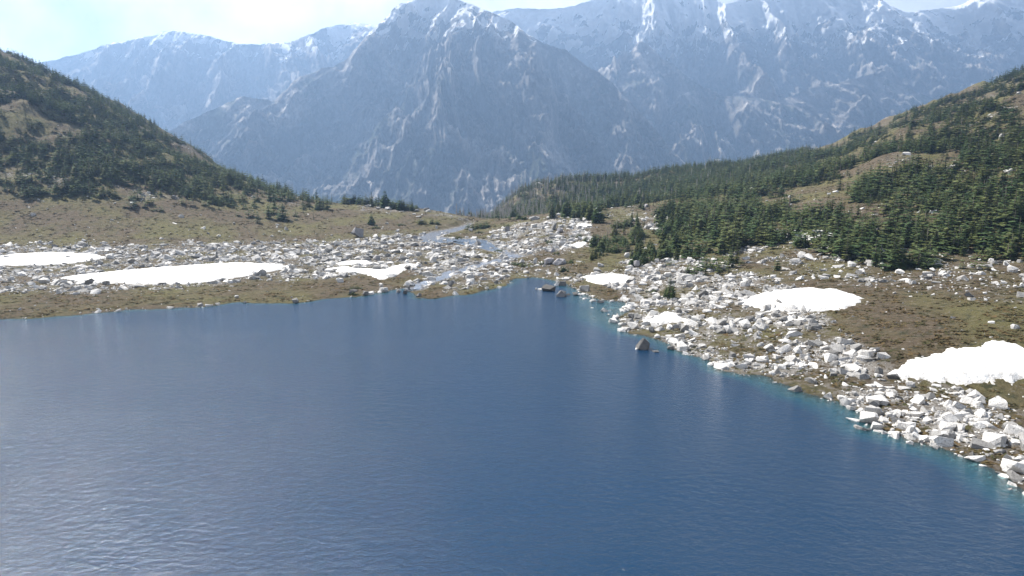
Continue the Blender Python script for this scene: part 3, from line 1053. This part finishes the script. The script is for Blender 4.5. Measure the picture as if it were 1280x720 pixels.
# scattered rocks: sampled over the ground itself, accepted by how stony it is
rock = []
for (ya, yb, n, smin, smax, pw) in [(85, 200, 70000, .20, 2.1, 2.0), (200, 330, 110000, .24, 2.2, 2.5), (330, 480, 110000, .30, 2.6, 2.5), (480, 800, 42000, .45, 2.6, 2.4), (700, 1000, 1500, .6, 2.5, 2.4)]:
    Y = rng.uniform(ya, yb, n)
    X = rng.uniform(-.85, .85, n) * (Y + 40)
    h, sd, q, dm = ground_full(X, Y)
    r, _ = cover(X, Y, h)
    fine = 0.5 + fbm(X / 5, Y / 6, 3, seed=131)
    p = np.clip(r * 1.35 * (fine + .95 * (cl_ := fbm(X / 13, Y / 17, 4, .6, seed=137))), 0, 1) ** 1.5 + 0.010 * (1 + cl_)
    p = np.where(np.abs(sd) < 2.0, np.maximum(p, 0.45 * sstep(-.1, .45, cl_)), p)                      # rocks along the waterline
    p = np.where((sd < -2), 0.25 * sstep(-13, -2, sd) * sstep(0, 25, X), p)      # stones under the shallows
    p = np.where(dm < -0.3, np.maximum(p * .2, .07), np.where(dm < 2.0, np.maximum(p, .3), p))
    ok = (rng.random(n) < p) & ~(in_snow(X, Y, -1.8) & (rng.random(n) < .97)) & ~near_taken(X, Y) & (h < 120)
    s = smin * rng.uniform(.8, 1.7, n) + (smax - smin) * .85 * rng.random(n) ** (pw * 4.4)
    s = s * np.where(sd < -1, .8, 1)
    for i in np.where(ok)[0]:
        rock.append((X[i], Y[i], h[i], s[i], sd[i]))
rock = np.array(rock)
rpx, rpy, rzc = project(rock[:, 0], rock[:, 1], rock[:, 2])
app = rock[:, 3] / rzc * F
inph = (rpx > 438) & (rpx < 842) & (rpy < 445) & (rock[:, 4] > -2)
inview = (rpx > -20) & (rpx < 1300) & (rpy < 740)
score = np.where(inph, app, np.where(inview, app * .35, 0))
order = np.argsort(-score)
N_SINGLE = 236
singles, mass = order[:N_SINGLE], order[N_SINGLE:]


def rock_zone(px, py, sd):
    if px < 438:
        return 'pale boulder on the stony flat along the far left shore', 'boulders along the far left shore'
    if px > 842:
        return 'pale granite boulder piled along the near right shore', 'boulders of the near right shore'
    if px < 650 and py > 345:
        return 'pale granite boulder along the brown left shore and spit', 'boulders of the left shore'
    if px < 640 and py > 294:
        return 'pale granite boulder strewn over the stony flat around the stream', 'boulders on the stony stream flat'
    if px < 610:
        return 'white rock lying on the grassy slope below the left ridge', 'rocks on the grassy slope'
    if py < 322 and px < 745:
        return 'pale granite boulder strewn over the middle knoll', 'boulders on the middle knoll'
    if px < 770:
        return 'pale granite boulder by the stony beach and brown bank in the bay', 'boulders by the bay beach'
    if py < 335:
        return 'pale rock among the trees and heath of the right slope', 'rocks among the right slope trees'
    return 'pale granite boulder piled on the right shore around the snow patch', 'boulders piled on the right shore'


for i in singles:
    X, Y, h, s, sd = rock[i]
    k = int(RB.integers(0, 10))
    lab, grp = rock_zone(rpx[i], rpy[i], sd)
    o = link('boulder', ROCK_ME[k], None, lab, 'boulder', grp)
    o.scale = (s * RB.uniform(.8, 1.2), s * RB.uniform(.8, 1.2), s * RB.uniform(.8, 1.25))
    o.rotation_euler = (RB.uniform(-.25, .25), RB.uniform(-.25, .25), RB.uniform(0, 6.28))
    o.location = (X, Y, h + s * 0.05)


def merge(shapes, pick, X, Y, Zc, sc, tilt, tints, extra=None):
    """one mesh out of many turned and scaled copies; shapes: (verts, tri faces, [material indices])"""
    V, Fc, TT, MI, off = [], [], [], [], 0
    for k in range(len(shapes)):
        ids = np.where(pick == k)[0]
        if not len(ids):
            continue
        v, f = shapes[k][0], shapes[k][1]
        a = rng.random(len(ids)) * 6.283
        ca, sa = np.cos(a), np.sin(a)
        s = sc[ids]
        tx, ty = (rng.random((2, len(ids))) - .5) * 2 * tilt
        x = v[None, :, 0] * s[:, 0:1]
        y = v[None, :, 1] * s[:, 1:2]
        z = v[None, :, 2] * s[:, 2:3]
        x, z = x + z * tx[:, None], z - x * tx[:, None]
        y, z = y + z * ty[:, None], z - y * ty[:, None]
        xr = x * ca[:, None] - y * sa[:, None] + X[ids, None]
        yr = x * sa[:, None] + y * ca[:, None] + Y[ids, None]
        zr = z + Zc[ids, None]
        V.append(np.stack([xr, yr, zr], -1).reshape(-1, 3))
        Fc.append((f[None] + (np.arange(len(ids)) * len(v))[:, None, None]).reshape(-1, f.shape[1]) + off)
        TT.append(np.repeat(tints[ids], len(v)))
        MI.append(np.tile(shapes[k][2] if len(shapes[k]) > 2 else np.zeros(len(f), int), len(ids)))
        off += len(ids) * len(v)
    return np.concatenate(V), np.concatenate(Fc), np.concatenate(TT), np.concatenate(MI)


mr = rock[mass]
ma = app[mass]
pick = np.where(ma > 1.6, rng.integers(0, 10, len(mr)), 10 + rng.integers(0, 8, len(mr)))
sc = mr[:, 3:4] * rng.uniform(.75, 1.25, (len(mr), 3))
v, f, tt, _ = merge(ROCKS_LO + ROCKS_MIN, pick, mr[:, 0], mr[:, 1], mr[:, 2] - mr[:, 3] * .02, sc, .35, rng.random(len(mr)))
link('boulder_field', mesh_from('boulder_field', v, f, [M_ROCK], {'tint': tt}, smooth=False),
     label='countless small pale stones and boulders strewn along the lake shores and flats', cat='stones', kind='stuff')
print('rocks', len(rock), 'faces', len(f))

# ------------------------------------------------------------------ low heath
def tuft(seed):
    r = np.random.default_rng(seed)
    V = []
    for k in range(9):
        a, rr = r.uniform(0, 6.28), r.uniform(0, .8)
        c = np.array([math.cos(a) * rr, math.sin(a) * rr, 0])
        d = r.uniform(0, 6.28)
        e = np.array([math.cos(d), math.sin(d), r.uniform(.2, .9)]) * r.uniform(.25, .5)
        w = np.array([-math.sin(d), math.cos(d), 0]) * r.uniform(.2, .35)
        V += [c - w * .5, c + e * .7 - w, c + e * 1.25, c + e * .7 + w]
    V = np.array(V)
    return V, np.arange(len(V)).reshape(-1, 4)


TUFTS = [tuft(i) for i in range(6)]
n = 150000
Y = 95 * (760 / 95) ** rng.random(n)
X = rng.uniform(-.8, .85, n) * (Y + 40)
h, sd, q, dm = ground_full(X, Y)
r, gq = cover(X, Y, h)
p = (1 - .45 * r) * np.clip(.35 + 1.6 * fbm(X / 9, Y / 11, 4, .65, seed=141), 0, 1)
ok = (rng.random(n) < p) & (sd > .8) & (dm > .5) & ~in_snow(X, Y, .8) & (h < 130)
X, Y, h = X[ok], Y[ok], h[ok]
sz = (rng.uniform(.25, .8, (len(X), 1)) * (1 + Y[:, None] / 500)) * np.array([[1.3, 1.3, .55]])
v, f, tt, _ = merge(TUFTS, rng.integers(0, 6, len(X)), X, Y, h - .02, sz, .1, rng.random(len(X)))
link('heath', mesh_from('heath', v, f, [M_HEATH], {'tint': tt}, smooth=False),
     label='low brown and olive heath growing between the stones', cat='heath', kind='stuff')
print('tufts', len(X))

# ------------------------------------------------------------------ trees
def kite(p, d, up, L, w, droop):
    """a flat spray of needles: base, two sides, tip"""
    side = np.cross(d, up)
    side /= np.linalg.norm(side) + 1e-9
    tip = p + d * L - np.array([0, 0, droop * L])
    mid = p + d * L * .55 - np.array([0, 0, droop * L * .35])
    return [p, mid + side * w - np.array([0, 0, .10 * L]), tip, mid - side * w - np.array([0, 0, .10 * L])]


def fir(seed, rad=0.2, whorls=20, per=7, base=0.06, sub=2, power=0.85, fat=1.0):
    """unit-high conifer crown: whorls of drooping sprays, ragged"""
    r = np.random.default_rng(seed)
    V = []
    lean = r.normal(size=2) * 0.015
    for i in range(whorls):
        t = (i + r.uniform(0, .7)) / whorls
        z = base + (1 - base) * t
        L0 = rad * (1 - t) ** power * (1 if t > .12 else .75) + 0.012
        n = max(3, int(round(per * (1 - .45 * t))))
        a0 = r.uniform(0, 6.28)
        gap = r.uniform(0, 6.28)
        for j in range(n):
            a = a0 + j * 6.283 / n + r.normal() * .18
            L = L0 * r.uniform(.6, 1.2)
            if math.cos(a - gap) > .8 and r.random() < .5:
                L *= .45
            d = np.array([math.cos(a), math.sin(a), r.uniform(-.15, .3) if t < .8 else r.uniform(.2, .7)])
            d /= np.linalg.norm(d)
            p = np.array([lean[0] * z, lean[1] * z, z])
            V.append(kite(p, d, np.array([0, 0, 1.]), L, L * r.uniform(.28, .42) * fat, r.uniform(.1, .35)))
            for _ in range(sub - 1):
                q = p + d * L * r.uniform(.25, .6)
                a2 = a + r.choice([-1, 1]) * r.uniform(.5, .9)
                d2 = np.array([math.cos(a2), math.sin(a2), r.uniform(-.3, .5)])
                V.append(kite(q, d2 / np.linalg.norm(d2), np.array([r.normal() * .5, r.normal() * .5, 1.]), L * r.uniform(.45, .7), L * .24 * fat, .2))
    V = np.array(V).reshape(-1, 3)
    q = np.arange(len(V)).reshape(-1, 4)
    return V, q


def cone(z0, z1, r0, r1, n=5, x=0.0, y=0.0):
    a = np.arange(n) * 6.283 / n
    v = np.concatenate([np.stack([x + r0 * np.cos(a), y + r0 * np.sin(a), 0 * a + z0], 1),
                        np.stack([x + r1 * np.cos(a), y + r1 * np.sin(a), 0 * a + z1], 1)])
    i = np.arange(n)
    return v, np.stack([i, (i + 1) % n, n + (i + 1) % n, n + i], 1)


def cat_shapes(*sh):
    V, Fc, off = [], [], 0
    for v, f in sh:
        V.append(v)
        Fc.append(f + off)
        off += len(v)
    return np.concatenate(V), np.concatenate(Fc)


def clump(seed, n=6, h=(.5, 1.0), spread=0.55, rad=.34, whorls=9):
    """krummholz: several ragged tops growing out of one mat"""
    r = np.random.default_rng(seed)
    out = []
    for k in range(n):
        v, f = fir(seed * 31 + k, rad, whorls, 7, 0.0, 2, .7)
        s = r.uniform(*h)
        p = r.normal(size=2) * spread * .5
        v = v * np.array([s, s, s * (1 - .5 * min(1, np.hypot(*p)))]) + np.array([p[0], p[1], 0])
        out.append((v, f))
    return cat_shapes(*out)


KINDS = {}
TR = [(.22, 22, .04, .85), (.27, 20, .02, .8), (.17, 24, .05, .9), (.33, 20, .01, .72), (.14, 22, .06, .8), (.40, 19, .0, .85)]
FOREST = {}
for i, (rad, wh, bs, pw) in enumerate(TR):
    KINDS['fir%d' % i] = (fir(200 + i, rad, wh, 11, bs, 3, pw), cone(-.06, .96, .022, .002))
    FOREST['fir%d' % i] = (fir(230 + i, rad * .95, 13, 8, bs, 1, pw, 1.5), cone(-.06, .96, .022, .002, 3))
for i in range(4):
    KINDS['clump%d' % i] = (clump(300 + i, 7 + i), cone(-.05, .5, .03, .008))
    FOREST['clump%d' % i] = (clump(320 + i, 4, whorls=5), cone(-.05, .5, .03, .008, 3))
for i in range(3):
    KINDS['shrub%d' % i] = (clump(340 + i, 11, (.45, 1.0), .95, .5, 6), cone(-.05, .3, .03, .008))


def snag(seed):
    r = np.random.default_rng(seed)
    parts = [cone(-.06, 1.0, .036, .010, 5)]
    for k in range(14):
        z = r.uniform(.3, .95)
        a, L = r.uniform(0, 6.28), r.uniform(.06, .17) * (1.3 - z)
        v, f = cone(0, L, .011, .004, 3)
        d = np.array([math.cos(a), math.sin(a), r.uniform(-.3, .3)])
        v2 = np.stack([v[:, 0] * -d[1] + v[:, 2] * d[0], v[:, 0] * d[0] + v[:, 2] * d[1], z + v[:, 1] + v[:, 2] * d[2]], 1)
        parts.append((v2, f))
    return cat_shapes(*parts)


SNAGS = [snag(400 + i) for i in range(5)]
MESHES = {}
for k, ((cv, cf), (tv_, tf)) in KINDS.items():
    cm = M_SHRUB if k.startswith('shrub') else M_FIR
    MESHES[k] = (mesh_from('crown', cv, cf, [cm], {'tint': np.zeros(len(cv))}, smooth=False),
                 mesh_from('trunk', tv_, tf, [M_BARK], {'tint': np.zeros(len(tv_))}))
    av, af = cat_shapes((cv, cf), (tv_, tf))
    mi = np.concatenate([np.zeros(len(cf), int), np.ones(len(tf), int)])
    KINDS[k] = (av, af, mi)
    MESHES[k] += (mesh_from('conifer', av, af, [cm, M_BARK], {'tint': np.zeros(len(av))}, smooth=False, mat_idx=mi),)
SNAG_ME = [mesh_from('dead_tree', v, f, [M_DEAD], {'tint': np.zeros(len(v))}) for v, f in SNAGS]

RT = np.random.default_rng(31)
trees = []   # X, Y, ground, height, width factor, kind, label, group, special


def plant(px, py, hp, kind, label, group=None, wf=1.0, special=False):
    trees.append(dict(px=px, py=py, hp=hp, kind=kind, wf=wf, label=label, group=group, special=special))


def pick_fir():
    return 'fir%d' % RT.integers(0, 6)


# single trees and shrubs one can tell apart
for a in [
    (465.5, 259, 21, 'fir2', 'tall thin spire rising above the left ridge trees'),
    (482, 260, 23, 'fir3', 'tallest broad topped conifer of the left ridge'),
    (515, 252, 13, 'fir4', 'lone thin conifer standing out right of the ridge trees'),
    (464, 281, 15, 'fir5', 'small conifer alone on the grassy slope above the big boulder'),
    (690, 273, 22, 'fir1', 'dark conifer behind the white boulders of the knoll'),
    (748, 278, 27, 'fir5', 'large cone shaped conifer at the right end of the knoll'),
    (738, 275, 24, 'fir3', 'broad conifer left of the large cone shaped one'),
    (729, 272, 22, 'fir1', 'conifer at the left of the knoll trees'),
    (837, 374, 34, 'fir4', 'tallest slim dark conifer above the right shore boulders'),
    (841, 376, 27, 'fir2', 'shorter slim conifer just right of the tallest shore one'),
    (832, 373, 16, 'fir1', 'small conifer at the left foot of the slim shore conifers'),
    (790, 277, 17, 'fir2', 'slim conifer rising above the top of the thicket'),
    (797, 279, 19, 'fir4', 'second slim conifer above the top of the thicket'),
]:
    plant(a[0], a[1], a[2], a[3], a[4], None, 1.05, True)
for a in [
    (470, 285, 6, 'shrub0', 'dark shrub at the foot of the lone slope conifer', 1.1),
    (500, 282, 5, 'shrub1', 'small dark streak of shrub on the grassy slope', 1.1),
    (528, 280, 12, 'clump0', 'left part of the dark shrub clump on the grassy slope', 1.2),
    (540, 280, 11, 'clump1', 'right part of the dark shrub clump on the grassy slope', 1.2),
    (594, 286, 15, 'clump2', 'left bushy conifer of the clump beside the upper stream', 1.1),
    (605, 284, 14, 'clump3', 'right bushy conifer of the clump beside the upper stream', 1.1),
    (599, 291, 6, 'shrub2', 'low shrub in front of the clump beside the upper stream', 1.2),
    (634, 284, 8, 'clump1', 'bush behind the grey boulder left of the knoll', 1.1),
    (571, 298, 5, 'shrub1', 'round shrub above the blue pond', 1.5),
    (624, 314, 6, 'shrub0', 'round brown green shrub on the bank of the stream', 1.3),
    (648, 274, 10, 'shrub2', 'left shrub on the crest left of the knoll', 1.3),
    (655, 275, 9, 'clump0', 'right shrub on the crest left of the knoll', 1.3),
    (646, 331, 7, 'shrub0', 'shrub at the stream bend left of the white boulders', 1.3),
    (658, 333, 10, 'clump2', 'dark upright shrub between white boulders near the beach', 1.1),
    (677, 331, 9, 'shrub1', 'dark shrub left of the big grey outcrop pair', 1.0),
    (705, 338, 9, 'shrub2', 'dark shrub below the big grey outcrop pair', 1.0),
    (712, 329, 8, 'shrub0', 'dark shrub at the right end of the outcrop pair', 1.0),
    (697, 318, 8, 'clump1', 'shrub above the big grey outcrop pair', 1.0),
    (703, 301, 7, 'shrub1', 'shrub in the middle of the knoll rocks', 1.2),
    (690, 304, 10, 'clump3', 'olive bush in the middle of the knoll rocks', 1.0),
    (723, 296, 7, 'shrub2', 'dark flat shrub below the knoll snow patch', 1.7),
    (444, 361, 6, 'shrub1', 'green shrub on the heath at the left shore', 1.2),
    (441, 368, 6, 'shrub2', 'dark shrub behind the waterline boulder at left', 1.2),
    (803, 372, 5, 'shrub0', 'shrub among boulders at the head of the right shore', 1.2),
    (818, 366, 6, 'shrub1', 'shrub among boulders left of the slim shore conifers', 1.2),
    (610, 323, 3, 'shrub2', 'small green tuft by the lower stream', 1.8),
]:
    plant(a[0], a[1], a[2], a[3], a[4], None, a[5], True)

G_RIDGE = ('dark green conifer in the dense row along the left ridge', 'conifers along the left ridge')
for x in np.arange(430, 524, 2.1):
    yb = np.interp(x, [430, 450, 480, 510, 524], [252, 253, 258, 262, 264])
    for k in range(2):
        hp = RT.uniform(9, 16) * np.interp(x, [430, 505, 524], [1.0, 1.0, .5])
        plant(x + RT.normal() * 1, yb + RT.uniform(-3, 1.5), hp, RT.choice(['fir1', 'fir3', 'fir5', 'clump0', 'clump1', 'clump2']), *G_RIDGE, wf=1.3)


def fill(poly, n, hrange, kinds, lab, wf=1.0, mind=2.2, sea=0):
    P = pz(poly)
    got = []
    tries = 0
    while len(got) < n and tries < n * 60:
        tries += 1
        x, y = RT.uniform(P[:, 0].min(), P[:, 0].max()), RT.uniform(P[:, 1].min(), P[:, 1].max())
        if poly_sd(P, np.array([x]), np.array([y]))[0] > 0 or any(abs(x - a) < mind and abs(y - b) < mind * .6 for a, b in got):
            continue
        got.append((x, y))
        plant(x, y, RT.uniform(*hrange), str(RT.choice(kinds)), *lab, wf=wf * RT.uniform(.85, 1.2))


MIXF = ['fir0', 'fir1', 'fir2', 'fir3', 'fir5', 'clump0', 'clump3']
fill([(762, 258), (800, 261), (806, 264), (800, 255), (762, 252)], 16, (9, 16), MIXF, ('conifer in the row behind the brown heath on top of the knoll', 'conifers behind the knoll heath'), 1.2)
fill([(686, 268), (700, 270), (745, 280), (745, 262), (722, 256), (690, 258)], 30, (14, 26), MIXF, ('conifer behind the boulders on the back of the knoll', 'conifers on the back of the knoll'), 1.2)
fill([(735, 322), (742, 300), (762, 288), (786, 279), (806, 284), (805, 298), (796, 308), (778, 318), (756, 320), (748, 329), (738, 330)], 64, (8, 20),
     MIXF, ('dark green conifer in the thicket on the slope behind the bay', 'conifers of the slope thicket'), 1.25, 2.6)
fill([(812, 268), (842, 258), (846, 312), (832, 322), (820, 306), (822, 288)], 40, (11, 23), MIXF,
     ('dark green conifer in the woods at the right of the knoll', 'conifers of the right hand woods'), 1.2, 2.6)
fill([(792, 318), (820, 310), (846, 322), (846, 334), (822, 326), (806, 334), (792, 334), (785, 332)], 32, (12, 21), MIXF,
     ('bushy conifer in the belt below the right hand woods', 'conifers of the lower belt'), 1.2, 2.6)
fill([(800, 262), (820, 262), (818, 256), (800, 254)], 8, (8, 14), MIXF, ('conifer beside the pale outcrop on the right knoll', 'conifers beside the pale outcrop'), 1.2)

for sx_, sy_, sh_ in [(759, 296, 11), (762, 291, 9), (794, 306, 12), (805, 306, 10), (799, 300, 9), (819, 288, 13), (828, 297, 12), (835, 285, 14), (771, 288, 10), (788, 292, 12),
                      (748, 305, 8), (726, 268, 14), (711, 265, 12), (838, 322, 11), (815, 318, 9), (822, 270, 13)]:
    plant(sx_, sy_, sh_, 'snag', 'pale bare dead tree standing among the conifers of the right slope', 'dead trees among the right slope conifers', special=True)

# woods sampled over the ground
for (ya, yb, x0, x1, n, zone) in [(600, 1280, 560, 1010, 17000, 'far'), (470, 1000, -420, 425, 14000, 'left'), (210, 1000, 846, 1560, 17000, 'right')]:
    Y = RT.uniform(ya, yb, n)
    pxx = RT.uniform(x0, x1, n)
    X = (pxx - 640) / (F * cp + 145 * sp) * Y
    h = ground(X, Y)
    px, py, zc = project(X, Y, h)
    cn = fbm(X / 60, Y / 80, 4, 0.6, seed=151)
    if zone == 'far':
        dens = sstep(562, 590, px) * (0.75 + .9 * cn) * np.where(px < 700, .75, 1) * sstep(600, 660, Y - 60 * fbm(X / 40, Y / 40, 2, seed=5))
    elif zone == 'left':
        dens = sstep(430, 330, px) * (0.75 + 2.6 * cn) * sstep(285, 225, py)
    else:
        dens = (0.48 + 3.4 * cn) * sstep(365, 285, py - .10 * (px - 850)) * sstep(835, 870, px)
    ok = RT.random(n) < np.clip(dens, 0, 1)
    for i in np.where(ok)[0]:
        hm = RT.uniform(4, 15) * (.8 + .5 * cn[i]) if zone != 'far' else RT.uniform(6, 11) + 6 * RT.random() ** 4
        hp = hm * F / zc[i]
        dead = zone == 'far' and RT.random() < np.interp(px[i], [580, 640, 700, 760, 850], [.55, .5, .28, .06, .02])
        if dead:
            trees.append(dict(px=px[i], py=py[i], hp=hp * 1.05, kind='snag', wf=1, X=X[i], Y=Y[i], g=h[i],
                              label='grey bare dead tree on the burnt left end of the far ridge', group='dead trees of the far ridge', special=False))
        else:
            lab = {'far': ('dark spire shaped conifer in the woods of the far ridge', 'conifers of the far ridge'),
                   'left': ('dark conifer on the wooded hillside at far left', 'conifers of the left hillside'),
                   'right': ('dark conifer on the wooded hillside at far right', 'conifers of the right hillside')}[zone]
            trees.append(dict(px=px[i], py=py[i], hp=hp, kind=pick_fir() if RT.random() < (.85 if zone == 'far' else .6) else 'clump%d' % RT.integers(0, 4), wf=RT.uniform(.9, 1.25) * (1.15 if zone != 'far' else 1.0),
                              X=X[i], Y=Y[i], g=h[i], label=lab[0], group=lab[1], special=False))

need = [t for t in trees if 'X' not in t]
hX, hY, hZ = hit([t['px'] for t in need], [t['py'] for t in need])
for t, X, Y, g in zip(need, hX, hY, hZ):
    t['X'], t['Y'], t['g'] = X, Y, g
trees = [t for t in trees if t['Y'] < 1250 and (t['g'] > 0.03 or t['Y'] > 460)]
for t in trees:
    t['h'] = t['hp'] * math.hypot(t['Y'], t['X'] * 0, CAM_Z - t['g']) / F
    s = t['hp'] * (1 if 430 < t['px'] < 850 else .3)
    t['score'] = 999 if t['special'] else s
live = sorted([t for t in trees if t['kind'] != 'snag'], key=lambda t: -t['score'])
dead = sorted([t for t in trees if t['kind'] == 'snag'], key=lambda t: -t['score'])
N_TREES, N_SNAGS = 298, 120
for t in live[:N_TREES]:
    sh = t['kind'].startswith('shrub') or (t['kind'].startswith('clump') and t['special'])
    nm, ct = ('shrub', 'shrub') if sh else ('conifer', 'tree')
    hm, wf = t['h'], t['wf']
    sc_ = (hm * wf, hm * wf, hm)
    if t['hp'] > 13.5 or t['special']:
        e = bpy.data.objects.new(nm, None)
        e.empty_display_size = 0.5
        COL.objects.link(e)
        tag(e, t['label'], ct, t['group'])
        for part, me in zip(('crown', 'trunk'), MESHES[t['kind']][:2]):
            link(part, me, e)
    else:
        e = link(nm, MESHES[t['kind']][2], None, t['label'], ct, t['group'])
    e.location = (t['X'], t['Y'], t['g'] - .03 * hm)
    e.rotation_euler = (RT.normal() * .02, RT.normal() * .02, RT.uniform(0, 6.28))
    e.scale = sc_
for t in dead[:N_SNAGS]:
    e = link('dead_tree', SNAG_ME[RT.integers(0, 5)], None, t['label'], 'dead tree', t['group'])
    e.location = (t['X'], t['Y'], t['g'] - .1)
    e.rotation_euler = (RT.normal() * .03, RT.normal() * .03, RT.uniform(0, 6.28))
    e.scale = (t['h'] * 1.1, t['h'] * 1.1, t['h'])


def forest(name, lst, shapes, keyf, mats, label, cat):
    if not lst:
        return
    keys = list(shapes)
    pk = np.array([keys.index(keyf(t)) for t in lst])
    sc_ = np.array([(t['h'] * t['wf'], t['h'] * t['wf'], t['h']) for t in lst])
    A = lambda k: np.array([t[k] for t in lst], float)
    v, f, tt, mi = merge([shapes[k] for k in keys], pk, A('X'), A('Y'), A('g') - .2, sc_, .02, rng.random(len(lst)))
    link(name, mesh_from(name, v, f, mats, {'tint': tt}, smooth=False, mat_idx=mi), label=label, cat=cat, kind='stuff')
    print(name, len(lst), len(f))


fk = {}
for k, ((cv, cf), (tv_, tf)) in FOREST.items():
    av, af = cat_shapes((cv, cf), (tv_, tf))
    fk[k] = (av, af, np.concatenate([np.zeros(len(cf), int), np.ones(len(tf), int)]))
forest('far_forest', live[N_TREES:], fk, lambda t: t['kind'] if t['kind'] in fk else 'clump0', [M_FIR, M_BARK],
       'dark conifer woods covering the far ridge and the hillsides', 'forest')
sk = {i: s for i, s in enumerate(SNAGS)}
for i, t in enumerate(dead):
    t['si'] = i % 5
forest('dead_forest', dead[N_SNAGS:], sk, lambda t: t['si'], [M_DEAD], 'grey standing dead trunks scattered through the far ridge woods', 'dead trees')
print('trees', len(live), len(dead))
